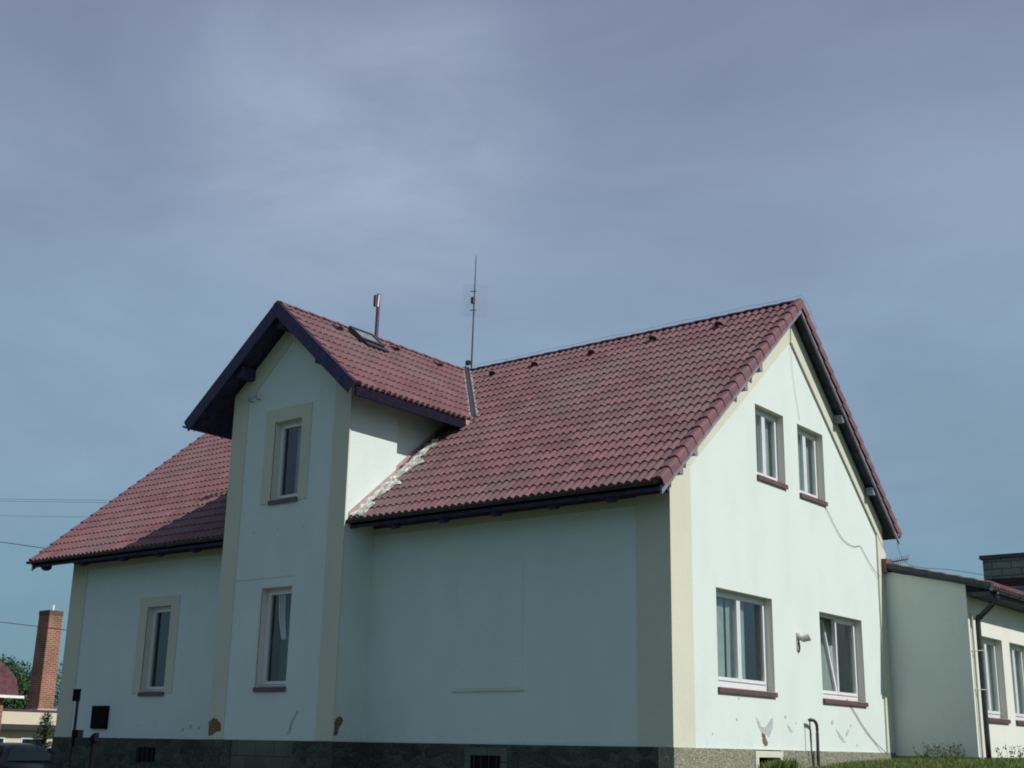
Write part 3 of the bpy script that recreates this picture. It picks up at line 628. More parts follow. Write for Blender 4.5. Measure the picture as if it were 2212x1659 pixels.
# purlin ends
for (y, z) in ((3.05, zf(3.05)-0.34), (2.42, zf(2.42)-0.33), (0.50, zf(0.5)-0.31), (0.0, zf(0.0)-0.31), (6.75, zb(6.75)-0.33), (8.2, zb(8.2)-0.32)):
    bm = bmesh.new(); box(bm, -0.1, OG-0.07, y-0.06, y+0.06, z-0.10, z+0.06); obj('purlin_end', bm, M['board'], roof)
# fascia, rafter tails with rounded ends
def fascia(x0, x1):
    bm = bmesh.new(); box(bm, x0, x1, -e_+0.05, -e_+0.08, E_-0.17, E_-0.055); obj('fascia', bm, M['wood'], roof)
fascia(OGL+0.08, OG-0.08)
def rafter_tail(x, w=0.15):
    bm = bmesh.new(); pts = []
    ang = math.atan(S1)
    def P_(s, d): return (x-w/2, -e_+0.10+s*math.cos(ang)+d*math.sin(ang), E_-0.12+s*math.sin(ang)+0.086-d*math.cos(ang))
    prof = [(-0.05, 0.02), (-0.07, 0.14), (-0.05, 0.22), (0.0, 0.265), (0.07, 0.27), (0.13, 0.23), (0.17, 0.17), (1.05, 0.15), (1.05, 0.02)]
    prism(bm, [P_(*q) for q in prof], (w, 0, 0)); return obj('rafter_tail', bm, M['wood'], roof)
for x in (-0.84, -2.06, -3.35, -4.63, -5.87, -17.75, -16.15, -14.55, -13.2, -11.9): rafter_tail(x)
# gutter along the front eaves
def gutter(P0, P1, parent, r=0.065, m='gutter', down=0.0):
    P0, P1 = Vector(P0), Vector(P1); d = (P1-P0).normalized(); side = d.cross(Vector((0, 0, 1))).normalized()
    bm = bmesh.new(); prof = [(math.cos(t)*r, -math.sin(t)*r) for t in [math.pi*i/10 for i in range(11)]]
    inner = [(math.cos(t)*(r-0.006), -math.sin(t)*(r-0.006)) for t in [math.pi*i/10 for i in range(11)]]
    loop = prof+inner[::-1]
    prism(bm, [P0+side*a+Vector((0, 0, b)) for a, b in loop], P1-P0)
    # hooks
    L = (P1-P0).length; k = 0.3
    while k < L:
        c = P0+d*k; tube(bm, [c+side*(math.cos(t)*(r+0.008))+Vector((0, 0, -math.sin(t)*(r+0.008))) for t in [math.pi*i/8 for i in range(9)]], 0.006, 5); k += 0.75
    return obj('gutter', bm, M[m], parent)
gutter((OGL-0.05, -e_-0.05, E_-0.03), (OG-0.09, -e_-0.05, E_-0.03), roof, r=0.058)
gutter((OG-0.05, YB+0.03, EB-0.05), (OGL, YB+0.03, EB-0.05), roof)

# vent tiles
def vent(P, A, S, up):
    P, A, S, up = Vector(P), Vector(A).normalized(), Vector(S).normalized(), Vector(up).normalized()
    bm = bmesh.new()
    q = [(-0.10, -0.07, 0.02), (0.10, -0.07, 0.02), (0.085, -0.08, 0.09), (0.035, -0.085, 0.12), (-0.035, -0.085, 0.12), (-0.085, -0.08, 0.09)]
    f = [bm.verts.new(P+A*a+S*s+up*h) for a, s, h in q]
    b = [bm.verts.new(P+A*a*0.8+S*0.16+up*min(h, 0.05)) for a, s, h in q]
    bm.faces.new(f).material_index = 1; bm.faces.new(b[::-1])
    for i in range(6): bm.faces.new((f[i], f[(i+1) % 6], b[(i+1) % 6], b[i]))
    return obj('vent_tile', bm, [M['ridge'], M['gutter']], roof)
for (x, y) in ((-7.42, 4.33), (-6.17, 4.35), (-4.56, 4.35), (-2.97, 4.40), (-1.35, 4.42)): vent((x, y, zf(y)+0.01), (1, 0, 0), (0, 1, S1), up1)

# ------------------------------------------------------------------ bay roof
bm = bmesh.new()
YE = yr+0.2
prism(bm, [(bm_x, byf+0.05, R2-0.05), (BRX+0.0-0.04, byf+0.05, BRZ+T1*0.04-0.05), (BRX-0.04, byf+0.05, BRZ+T1*0.04-0.15), (bm_x, byf+0.05, R2-0.15)], (0, YE-byf-0.05, 0))
prism(bm, [(bm_x-0.001, byf+0.05, R2-0.05), (BLX+0.04, byf+0.05, BLZ+T2*0.04-0.05), (BLX+0.04, byf+0.05, BLZ+T2*0.04-0.15), (bm_x-0.001, byf+0.05, R2-0.15)], (0, YE-byf-0.05, 0))
bay = obj('bay_roof', bm, M['wood'], house); bay['label'] = 'smaller gabled roof over the projecting bay'
BL = yr-byf
slr = math.hypot(bm_x-BRX, R2-BRZ); sll = math.hypot(bm_x-BLX, R2-BLZ)
tile_slope('tile_slope', (BRX, byf+0.03, BRZ-0.03), (0, 1, 0), BL, (-1, 0, T1), 9, slr/9, (T1, 0, 1), M['tile'], bay)
tile_slope('tile_slope', (BLX, yr+0.1, BLZ-0.03), (0, -1, 0), BL+0.07, (1, 0, T2), 10, sll/10, (-T2, 0, 1), M['tile'], bay)
ridge_caps('ridge_tiles', (bm_x, byf+0.0, R2-0.045), (bm_x, yr, R2-0.045), bay)
# bay verge tiles and boards
def bverge(ex, ez, slope, sgn, rows):
    bm = bmesh.new(); S = Vector((-sgn, 0, slope)).normalized(); up = Vector((sgn*slope, 0, 1)).normalized(); L = math.hypot(bm_x-ex, R2-ez); p = L/rows
    for r in range(rows):
        s0, s1 = r*p-0.02, (r+1)*p+0.03
        prof = [(0.15, 0.03), (0.10, 0.055), (0.04, 0.058), (0.0, 0.045), (-0.012, 0.0), (-0.012, -0.13), (0.004, -0.13), (0.012, 0.0), (0.10, 0.02), (0.15, 0.01)]
        A = [bm.verts.new(Vector((ex, byf+u, ez-0.02))+S*s0+up*(h+0.034)+Vector((0, -0.012, 0))) for u, h in prof]
        B = [bm.verts.new(Vector((ex, byf+u, ez-0.02))+S*s1+up*h) for u, h in prof]
        n = len(prof)
        for i in range(n): bm.faces.new((A[i], A[(i+1) % n], B[(i+1) % n], B[i]))
        bm.faces.new(A); bm.faces.new(B[::-1])
    obj('verge_tiles', bm, M['ridge'], bay)
    bm = bmesh.new(); y0 = byf-0.05
    prism(bm, [(ex-sgn*0.0, y0, ez+0.035), (bm_x, y0, R2+0.035), (bm_x, y0, R2-0.33), (ex-sgn*0.15, y0, ez+slope*0.15-0.33)], (0, 0.03, 0)); obj('verge_board', bm, M['wood'], bay)  # wood board raised over the tile flaps, painting in their dark shade
bverge(BRX, BRZ, T1, 1, 9); bverge(BLX, BLZ, T2, -1, 10)
for (x, zz) in ((-7.50, ztr(-7.50)), (-9.98, ztl(-9.98)), (bm_x, R2-0.12)):
    bm = bmesh.new(); box(bm, x-0.09, x+0.09, byf+0.09, -bp_+0.1, zz-0.42, zz-0.17); obj('purlin_end', bm, M['wood'], bay)
gutter((BLX-0.045, byf-0.02, BLZ-0.04), (BLX-0.045, 1.9, BLZ-0.04), bay, m='galv')
bm = bmesh.new(); box(bm, BRX-0.05, BRX-0.015, byf+0.06, 2.2, BRZ-0.24, BRZ-0.05); obj('fascia', bm, M['eave_shade'], bay)  # board added to lower the eave shadow, its near-black colour imitating shade
# small rafter tails under the bay's right eaves
for y in (-0.25, 0.55, 1.35):
    bm = bmesh.new()
    prism(bm, [(BRX-0.06, y-0.05, BRZ-0.10), (b1-0.1, y-0.05, ztr(b1)-0.02-0.1), (b1-0.1, y-0.05, ztr(b1)-0.30), (BRX-0.12, y-0.05, BRZ-0.22), (BRX-0.05, y-0.05, BRZ-0.19)], (0, 0.10, 0)); obj('rafter_tail', bm, M['wood'], bay)
def on_bay(x, y): return Vector((x, y, ztr(x)))
for y in (0.07, 1.88, 3.38): vent(on_bay(-8.42, y)+Vector((0, 0, .01)), (0, 1, 0), (-1, 0, T1), (T1, 0, 1))
# valley gutter
def valley():
    P0 = Vector((bm_x+0.0, yr-0.0, R_+0.0)); x = BRX-0.02; P1 = Vector((x, (ztr(x)-E_)/S1-e_, ztr(x)))
    d = (P1-P0).normalized(); side = Vector((0.72, 0.69, 0)); side = (side-d*side.dot(d)).normalized(); up = Vector((0, 0, 1))
    bm = bmesh.new()
    prism(bm, [P0-side*0.055+up*0.115, P0+side*0.0+up*0.10, P0+side*0.055+up*0.115, P0+side*0.055+up*0.02, P0-side*0.055+up*0.02], P1-P0)
    obj('valley_gutter', bm, M['gutter'], roof)
    rnd = random.Random(5)      # ragged mortar edge along both sides of the valley
    for sg in (-1, 1):
        bm = bmesh.new(); prev = None
        for k in range(61):
            t = k/60; a = P0.lerp(P1, t)+side*sg*0.06; w = 0.05+rnd.uniform(0, 0.05)
            row = [bm.verts.new(a+up*0.10), bm.verts.new(a+side*sg*w*0.6+up*(0.095+rnd.uniform(-.015, .015))), bm.verts.new(a+side*sg*w+up*0.03)]
            if prev:
                for q in range(2): bm.faces.new((prev[q], row[q], row[q+1], prev[q+1]))
            prev = row
        obj('valley_mortar', bm, M['mortar'], roof)
    bm = bmesh.new(); c = P1+Vector((0, 0.02, 0.0)); box(bm, c.x-0.12, c.x+0.02, c.y-0.3, c.y-0.12, c.z-0.16, c.z-0.05)
    obj('valley_mortar', bm, M['mortar'], roof)
valley()
# crumpled flashing where the main slope meets the bay wall
bm = bmesh.new(); rnd = random.Random(11)
nu, nv = 60, 12; grid = []
wid = lambda t: 0.30+0.13*math.sin(t*21)+0.08*math.sin(t*47+1) if t < 0.93 else 0.2
for i in range(nu+1):
    t = i/nu; y = -e_-0.02+t*(1.62+e_); row = []
    for j in range(nv+1):
        s = j/nv; x = b1+0.01+s*max(0.16, wid(t))
        h = 0.052+0.045*abs(math.sin(math.pi*(x-OGL)/0.1667))**0.75+rnd.uniform(-0.014, 0.016)+0.02*math.sin(t*70)
        if j == nv: h -= 0.03
        row.append(bm.verts.new((x, y, zf(y)+h)))
    grid.append(row)
for i in range(nu):
    for j in range(nv): bm.faces.new((grid[i][j], grid[i+1][j], grid[i+1][j+1], grid[i][j+1]))
obj('abutment_flashing', bm, M['lead'], roof)
bm = bmesh.new(); prism(bm, [(b1+0.003, -e_-0.02, zf(-e_)+0.05), (b1+0.003, 0.53, zf(0.53)+0.05), (b1+0.003, 0.53, zf(0.53)+0.15), (b1+0.003, -e_-0.02, zf(-e_)+0.15)], (0.018, 0, 0))
prism(bm, [(xb+0.003, 0.56, zf(0.56)+0.02), (xb+0.003, 2.3, zf(2.3)+0.02), (xb+0.003, 2.3, zf(2.3)+0.13), (xb+0.003, 0.56, zf(0.56)+0.13)], (0.018, 0, 0))
obj('flashing_strip', bm, M['pinkboard'], roof)
# roof window in the bay's right slope
u_ = Vector((T1, 0, 1)).normalized(); s_ = Vector((-1, 0, T1)).normalized()
c0 = on_bay(-8.16, 0.52)+u_*0.03
bm = bmesh.new()
def rb(a0, a1, s0, s1, h0, h1):
    pts = [c0+Vector((0, 1, 0))*a+s_*s+u_*h for (a, s, h) in ((a0, s0, h0), (a1, s0, h0), (a1, s1, h0), (a0, s1, h0), (a0, s0, h1), (a1, s0, h1), (a1, s1, h1), (a0, s1, h1))]
    v = [bm.verts.new(p) for p in pts]
    for f in ((0, 3, 2, 1), (4, 5, 6, 7), (0, 1, 5, 4), (1, 2, 6, 5), (2, 3, 7, 6), (3, 0, 4, 7)): bm.faces.new([v[i] for i in f])
rb(0, 0.72, 0, 0.08, 0, 0.10); rb(0, 0.72, 0.50, 0.56, 0, 0.10); rb(0, 0.06, 0.08, 0.50, 0, 0.10); rb(0.66, 0.72, 0.08, 0.50, 0, 0.10); rb(0.10, 0.80, -0.14, 0, 0.02, 0.06)
rw = obj('roof_window', bm, M['darkmetal'], bay)
bm = bmesh.new(); v = [bm.verts.new(c0+Vector((0, a, 0))+s_*s+u_*0.075) for a, s in ((0.06, 0.08), (0.66, 0.08), (0.66, 0.50), (0.06, 0.50))]; bm.faces.new(v); obj('roof_window_pane', bm, mat('pale_roof_glass', (0.20, 0.26, 0.27), 0.08, 0.05, 2, spec=0.9), bay)

# ------------------------------------------------------------------ things on the house
# flue mast with panel on the bay ridge
fm = thing('roof_mast', 'short brown pole with a small red and white panel on the bay ridge', 'pole')
bm = bmesh.new(); tube(bm, [(bm_x, 1.60, R2-0.15), (bm_x, 1.62, 10.02)], 0.045, 12); obj('pole', bm, M['redpanel'], fm, smooth=False)
bm = bmesh.new(); box(bm, bm_x-0.03, bm_x+0.03, 1.485, 1.545, 9.70, 9.97); obj('panel', bm, M['redpanel'], fm)
bm = bmesh.new(); tube(bm, [(bm_x+0.03, 1.575, 9.70), (bm_x+0.03, 1.60, 10.0)], 0.018, 8); obj('bright_strip', bm, M['whitepaint'], fm)
bm = bmesh.new(); tube(bm, [(bm_x, 1.62, 10.02), (bm_x, 1.62, 10.06)], [0.05, 0.02], 10); obj('cap', bm, M['galv'], fm)
# antenna mast
an = thing('antenna_mast', 'thin tall aerial mast with wire grid reflector where the two ridges meet', 'antenna')
mx_, my_ = -8.55, 4.80
bm = bmesh.new(); tube(bm, [(mx_, my_, 8.85), (mx_+0.02, my_, 10.3), (mx_+0.05, my_, 11.97)], [0.022, 0.018, 0.010], 8); obj('mast', bm, M['darkmetal'], an)
bm = bmesh.new()
Ax = Vector((0.78, 0.62, 0)); cc = Vector((mx_+0.03, my_+0.03, 10.78))
for k in range(17):
    z = -0.42+0.84*k/16; tube(bm, [cc-Ax*0.31+Vector((0, 0, z)), cc+Ax*0.31+Vector((0, 0, z-0.02))], 0.0018, 4)
for k in range(13):
    a = -0.31+0.62*k/12; tube(bm, [cc+Ax*a+Vector((0, 0, -0.42)), cc+Ax*a+Vector((0, 0, 0.42))], 0.0018, 4)
obj('grid_reflector', bm, M['galv'], an)
bm = bmesh.new()
for z in (10.5, 11.0):
    tube(bm, [cc*1.0+Vector((-0.07, -0.11, z-10.78)), cc+Vector((0.07, -0.03, z-10.78))], 0.012, 6); obj('aerial_element', bm, M['redpanel'], an); bm = bmesh.new()
box(bm, mx_-0.02, mx_+0.06, my_-0.08, my_+0.0, 10.68, 10.84); obj('dipole', bm, M['redpanel'], an)
bm = bmesh.new(); box(bm, mx_-0.16, mx_-0.05, my_-0.05, my_+0.05, 9.10, 9.20); tube(bm, [(mx_-0.10, my_, 9.12), (mx_-0.2, my_-0.1, 8.99)], 0.012, 6); tube(bm, [(mx_-0.05, my_, 9.15), (mx_, my_, 9.15)], 0.012, 6); obj('bracket', bm, M['redpanel'], an)
# lightning wire along the main ridge
lw = thing('lightning_wire', 'thin lightning wire on short holders along the main ridge', 'wire')
bm = bmesh.new(); pts = []
for i in range(16):
    x = mx_+ (OG-mx_)*i/15; pts.append((x, yr, R_+0.10+0.012*math.sin(i*2.1)))
tube(bm, pts+[(OG+0.03, yr+0.25, R_-0.05), (OG+0.04, yr+0.6, zb(yr+0.6)+0.07)], 0.0035, 5); obj('wire', bm, M['galv'], lw)
for i in range(1, 9):
    x = mx_+(OG-mx_)*i/9+0.1 if i < 9 else OG; bm = bmesh.new(); tube(bm, [(x, yr, R_+0.02), (x, yr, R_+0.10)], 0.005, 5); obj('wire_holder', bm, M['galv'], lw)
# wall lamp on the gable
wl = thing('wall_lamp', 'weathered grey spotlight on a bracket between the lower gable windows', 'wall lamp')
bm = bmesh.new(); box(bm, 0.001, 0.025, 4.58, 4.68, 1.84, 2.18); bmesh.ops.bevel(bm, geom=list(bm.edges), offset=0.008, segments=1, affect='EDGES'); obj('wall_plate', bm, M['lampgrey'], wl)
bm = bmesh.new(); tube(bm, [(0.02, 4.63, 2.10), (0.05, 4.64, 2.09), (0.08, 4.65, 2.06)], [0.05, 0.055, 0.04], 10); obj('arm', bm, M['lampgrey'], wl)
bm = bmesh.new(); tube(bm, [(0.06, 4.64, 2.05), (0.10, 4.66, 2.06), (0.17, 4.69, 2.08), (0.215, 4.71, 2.09), (0.225, 4.715, 2.095)], [0.03, 0.065, 0.065, 0.075, 0.05], 14); obj('lamp_head', bm, M['lampgrey'], wl)
bm = bmesh.new(); tube(bm, [(0.02, 4.63, 1.99), (0.02, 4.635, 1.80)], [0.03, 0.012], 8); obj('cable_gland', bm, M['darkmetal'], wl)
# standpipe
sp_ = thing('standpipe', 'dark bent pipe rising from the grass against the gable plinth', 'pipe')
bm = bmesh.new(); tube(bm, bez([(0.14, 5.03, -0.6), (0.13, 5.03, -0.1), (0.12, 5.06, 0.38), (0.12, 5.03, 0.50), (0.12, 4.93, 0.555), (0.11, 4.82, 0.56)], 6), 0.030, 10); obj('bent_pipe', bm, M['darkmetal'], sp_, smooth=True)
bm = bmesh.new(); tube(bm, bez([(0.10, 4.80, 0.58), (0.10, 4.80, 0.2), (0.11, 4.82, -0.1), (0.11, 4.88, -0.6)], 4), 0.013, 8); tube(bm, [(0.10, 4.77, 0.56), (0.12, 4.84, 0.57)], 0.03, 8); obj('thin_pipe', bm, M['darkmetal'], sp_, smooth=True)
# cables on the gable
def cable(label, pts, r=0.006, name='cable', m='wire', group=None, n=8):
    bm = bmesh.new(); tube(bm, bez(pts, n), r, 5); o = obj(name, bm, M[m]); return tag(o, label, 'cable', group)
cable('thin cable running from the gable peak down to the right upper window', [(0.055, 4.77, 8.30), (0.03, 4.84, 7.8), (0.02, 4.92, 7.23), (0.015, 5.13, 6.50)], 0.0035, m='lampgrey')
cable('loose thin cable sagging from the right upper window to the rear corner', [(0.02, 6.05, 4.97), (0.02, 6.39, 4.67), (0.02, 6.81, 4.36), (0.02, 7.19, 4.24), (0.02, 7.55, 4.23), (0.02, 7.83, 4.27), (0.02, 8.09, 4.09), (0.025, 8.43, 3.87), (0.05, 8.72, 3.72)], 0.005)
cable('dark cable slanting from the tilted window down to the plinth', [(0.08, 6.60, 1.02), (0.03, 6.72, 0.98), (0.02, 7.02, 0.81), (0.02, 7.48, 0.49), (0.02, 7.99, 0.22), (0.05, 8.52, -0.02)], 0.007)
# insulators
for k, (x, z, lb) in enumerate(((-9.93, 7.10, 'small porcelain insulator on the bay gable nearer its left corner band'), (-9.70, 7.12, 'small porcelain insulator on the bay gable nearer the window'))):
    t = thing('insulator', lb, 'insulator', 'insulators on the bay gable')
    y = -bp_
    bm = bmesh.new(); tube(bm, [(x, y, z-0.05), (x, y-0.12, z-0.05), (x, y-0.13, z)], 0.008, 6); obj('iron_pin', bm, M['darkmetal'], t)
    bm = bmesh.new(); tube(bm, [(x, y-0.13, z-0.01), (x, y-0.13, z+0.03), (x, y-0.13, z+0.05), (x, y-0.13, z+0.09)], [0.035, 0.022, 0.034, 0.015], 10); obj('cup', bm, M['lampgrey'], t)
# meter box on the left front wall
mb = thing('meter_box', 'black square meter box on the shaded front wall near the left corner', 'box')
bm = bmesh.new(); box(bm, -15.83, -15.22, -0.07, 0.0, 0.20, 0.72); bmesh.ops.bevel(bm, geom=list(bm.edges), offset=0.01, segments=1, affect='EDGES'); obj('casing', bm, M['black'], mb)
bm = bmesh.new(); box(bm, -15.79, -15.26, -0.08, -0.069, 0.24, 0.68); obj('door', bm, M['black'], mb)
# sign post and short post in front of the left part
yy = -3.0; gzz = gz(-12, yy)
ps = thing('sign_post', 'dark post with a narrow dark sign plate in front of the left corner', 'sign post')
bm = bmesh.new(); tube(bm, [(-12.0, yy, gzz), (-12.0, yy, 0.9)], 0.028, 10); obj('post', bm, M['black'], ps)
bm = bmesh.new(); box(bm, -12.125, -11.875, yy-0.045, yy-0.028, 0.68, 0.92); obj('sign_plate', bm, M['black'], ps)
bm = bmesh.new(); box(bm, -11.99, -11.78, yy-0.06, yy+0.06, -0.02, 0.13); obj('post_box', bm, M['black'], ps)
fp = thing('leaning_post', 'short dark post with a slanted top right of the sign post', 'post')
bm = bmesh.new(); tube(bm, [(-11.30, yy, gzz), (-11.31, yy, -0.02)], 0.05, 8); obj('shaft', bm, M['black'], fp)
bm = bmesh.new(); prism(bm, [(-11.40, yy-0.05, -0.08), (-11.22, yy-0.05, -0.08), (-11.23, yy-0.05, 0.08), (-11.36, yy-0.05, 0.02)], (0, 0.1, 0)); obj('slanted_top', bm, M['black'], fp)

# ------------------------------------------------------------------ ANNEX
ax = thing('annex', 'single storey plastered annex with low roof behind the rear corner', 'annex building')
X1 = 1.80; YA = 9.02
zr = lambda x: 3.93-0.225*x        # roof underside line of the lean-to verge
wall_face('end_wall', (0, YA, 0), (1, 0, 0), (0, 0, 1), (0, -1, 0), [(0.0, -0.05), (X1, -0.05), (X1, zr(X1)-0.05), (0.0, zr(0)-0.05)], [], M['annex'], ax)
ap = Pl((X1, 0, 0), (0, 1, 0), (1, 0, 0))
AW = [(9.72+1.90*k, 11.10+1.90*k, 0.76, 2.46) for k in range(5)]
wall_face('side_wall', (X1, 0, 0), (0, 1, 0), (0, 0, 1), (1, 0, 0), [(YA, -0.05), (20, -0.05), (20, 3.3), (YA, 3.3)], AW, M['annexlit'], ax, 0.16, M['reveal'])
for w in AW[:3]: window(ap, *w, ax, sashes=2, depth=0.16, curtain=[(0, 1)], rail=0.04)
bm = bmesh.new(); box(bm, 0.03, X1+0.03, YA-0.02, YA+0.2, -0.9, -0.052); box(bm, X1-0.2, X1+0.03, YA+0.2, 20, -0.9, -0.052); obj('plinth', bm, M['plinth_lit'], ax)
# roof: eaves to +x, ridge hidden behind
bm = bmesh.new(); prism(bm, [(-0.0, YA-0.10, 4.02), (X1+0.5, YA-0.10, 3.44), (X1+0.5, YA-0.10, 3.34), (0.0, YA-0.10, 3.92)], (0, 11, 0)); ar = obj('roof', bm, M['soffit'], ax)
As = (4.02-3.44)/(X1+0.5)
tile_slope('tile_slope', (X1+0.52, YA-0.06, 3.435), (0, 1, 0), 11.0, (-1, 0, As), 7, 2.38/7, (As, 0, 1), M['tile'], ar)
bm = bmesh.new()
for k in range(7):
    a = 0.02+k*0.335; zk = lambda x: 4.02-As*x
    prism(bm, [(a, YA-0.13, zk(a)-0.05), (a+0.345, YA-0.13, zk(a+0.345)-0.05), (a+0.345, YA-0.13, zk(a+0.345)+0.055), (a, YA-0.13, zk(a)+0.035)], (0, 0.16, 0))
obj('verge_tiles', bm, M['gutter'], ar)  # dark gutter colour stands in for the shade on these tile ends
bm = bmesh.new(); box(bm, -0.02, 0.15, YA-0.14, YA+0.2, 3.83, 4.13); obj('verge_stop', bm, M['ridge'], ar)
bm = bmesh.new(); box(bm, X1+0.02, X1+0.50, YA+0.0, 20, 3.22, 3.30); obj('boxed_eaves', bm, M['soffit'], ar)
gutter((X1+0.56, 20, 3.36), (X1+0.56, YA-0.08, 3.36), ar)
dp = bmesh.new(); tube(dp, bez([(X1+0.56, YA+0.25, 3.30), (X1+0.54, YA+0.25, 3.15), (X1+0.34, YA+0.25, 2.95), (X1+0.16, YA+0.25, 2.78), (X1+0.12, YA+0.25, 2.6), (X1+0.12, YA+0.25, -0.1)], 5), 0.055, 12); d_ = obj('downpipe', dp, M['gutter'], ax, smooth=True)
bm = bmesh.new(); tube(bm, bez([(X1+0.02, YA+0.06, 2.86), (X1+0.05, YA+0.10, 2.88), (X1+0.05, YA+0.12, 2.7), (X1+0.05, YA+0.12, -0.1)], 5), 0.016, 8)
for z in (2.1, 1.3): tube(bm, [(X1+0.0, YA+0.06, z), (X1+0.2, YA+0.25, z)], 0.012, 6)
obj('conduit', bm, M['cream'], ax)
# yagi aerial on the annex roof
yg = thing('small_aerial', 'small horizontal aerial with short rods behind the rear house corner', 'antenna')
bm = bmesh.new(); tube(bm, [(-0.04, 9.6, 3.9), (-0.04, 9.6, 4.22)], 0.014, 6); tube(bm, [(-0.12, 9.6, 4.14), (0.38, 9.6, 4.19)], 0.014, 6); obj('boom', bm, M['darkmetal'], yg)
bm = bmesh.new()
for k in range(8): x = 0.0+0.052*k; tube(bm, [(x, 9.56, 4.06+0.01*k), (x+0.01, 9.64, 4.22+0.01*k)], 0.010, 5)
obj('rods', bm, M['darkmetal'], yg)
cable('thin wire dropping from the rear eaves corner to the annex roof', [(0.22, 9.40, 4.55), (0.28, 9.38, 4.30), (0.45, 9.36, 4.05), (0.80, 9.30, 3.93), (1.4, 9.25, 3.84), (2.2, 9.2, 3.66)], 0.005)

# ------------------------------------------------------------------ block building behind the annex
bk = thing('block_building', 'unplastered grey block building with dark red courses rising behind the annex', 'building')
zc = [(2.0, 5.02, 'block'), (5.02, 5.34, 'redband'), (5.34, 6.18, 'block')]
for (a, b, mn) in ((0.0, 3.9, 'block'), (3.9, 4.15, 'redband'), (4.15, 5.40, 'block'), (5.40, 5.68, 'redband'), (5.68, 6.34, 'block')):
    bm = bmesh.new(); box(bm, -2.98, 9, 25.0, 34, a if a else -1.5, b-0.001); obj('block_course' if mn == 'block' else 'brick_course', bm, M[mn], bk)
bm = bmesh.new(); box(bm, -3.06, 9.1, 24.92, 34.1, 6.34, 6.47); obj('roof_edge', bm, M['redpanel'], bk)

# ------------------------------------------------------------------ LEFT BACKGROUND
lo = thing('low_building', 'low flat roofed building with cream parapet left of the house', 'building')
LXx = -38.0
bm = bmesh.new(); box(bm, LXx-7, LXx, 8.0, 20.0, 0.52, 1.06); obj('parapet', bm, M['yellow'], lo)
bm = bmesh.new(); box(bm, LXx-7.05, LXx+0.05, 7.95, 20.05, 1.061, 1.12); obj('coping', bm, M['redpanel'], lo)
bm = bmesh.new(); box(bm, LXx-7, LXx+0.35, 7.9, 20, 0.30, 0.519); obj('eaves', bm, M['gutter'], lo)
bm = bmesh.new(); box(bm, LXx-7, LXx-0.02, 8.0, 20.0, -1.7, 0.299); obj('wall', bm, M['yellow'], lo)
lp = Pl((LXx-0.02, 0, 0), (0, 1, 0), (1, 0, 0))
for (a, b) in ((10.55, 11.05), (11.75, 12.9)):
    bm = bmesh.new(); lp.box(bm, a, b, -0.9, 0.02, 0, 0.03); w_ = obj('window', bm, M['window_white'], lo)
    bm = bmesh.new(); lp.box(bm, a+0.07, b-0.07, -0.85, -0.05, 0.028, 0.036); obj('pane', bm, M['carglass'], w_)
# brick chimney
ch = thing('brick_chimney', 'tall square orange brick chimney behind the low flat roof', 'chimney')
def frustum(bm, xc, yc, w0, d0, w1, d1, z0, z1, mi=0):
    a = [bm.verts.new((xc+sx*w0/2, yc+sy*d0/2, z0)) for sx, sy in ((-1, -1), (1, -1), (1, 1), (-1, 1))]
    b = [bm.verts.new((xc+sx*w1/2, yc+sy*d1/2, z1)) for sx, sy in ((-1, -1), (1, -1), (1, 1), (-1, 1))]
    bm.faces.new(a[::-1]); bm.faces.new(b)
    for i in range(4): bm.faces.new((a[i], a[(i+1) % 4], b[(i+1) % 4], b[i]))
bm = bmesh.new(); frustum(bm, -38.75, 12.93, 0.86, 0.72, 0.80, 0.64, 0.9, 5.05); obj('shaft', bm, M['chimney'], ch)
bm = bmesh.new(); frustum(bm, -38.75, 12.93, 0.82, 0.66, 0.82, 0.66, 5.05, 5.26); obj('top_course', bm, brick('sooty_brick', (0.16, 0.10, 0.07), (0.12, 0.08, 0.06), (0.14, 0.12, 0.09)), ch)
bm = bmesh.new(); box(bm, -38.8, -38.25, 12.5, 13.4, 1.12, 1.18); obj('lead_collar', bm, M['lampgrey'], ch)
bm = bmesh.new(); tube(bm, [(-38.6, 12.90, 5.2), (-38.6, 12.90, 5.50)], 0.045, 8); obj('flue_pipe', bm, M['whitepaint'], ch)
# red roofed house at the far left edge
rh = thing('neighbour_house', 'small neighbouring house with red hipped roof and white gutter at the left edge', 'house')
bm = bmesh.new(); box(bm, -36.9, -34.0, 1.0, 8.42, -1.7, 1.40); obj('wall', bm, M['chimney'], rh)
bm = bmesh.new(); prism(bm, [(-33.85, 0.5, 1.5), (-33.85, 8.9, 1.5), (-33.87, 8.76, 2.1), (-33.9, 8.50, 2.40), (-33.95, 8.05, 2.72), (-34.0, 6.9, 3.35), (-34.0, 4.8, 4.3), (-34.0, 2.6, 3.35), (-33.9, 0.8, 2.2)], (-3.1, 0, 0)); obj('roof', bm, mat('weathered_red_roof', (0.11, 0.05, 0.06), 0.9, 0.3, 5, 0.4, 25), rh)
bm = bmesh.new(); box(bm, -37.0, -33.7, 0.4, 9.05, 1.405, 1.499); obj('gutter', bm, M['whitepaint'], rh)

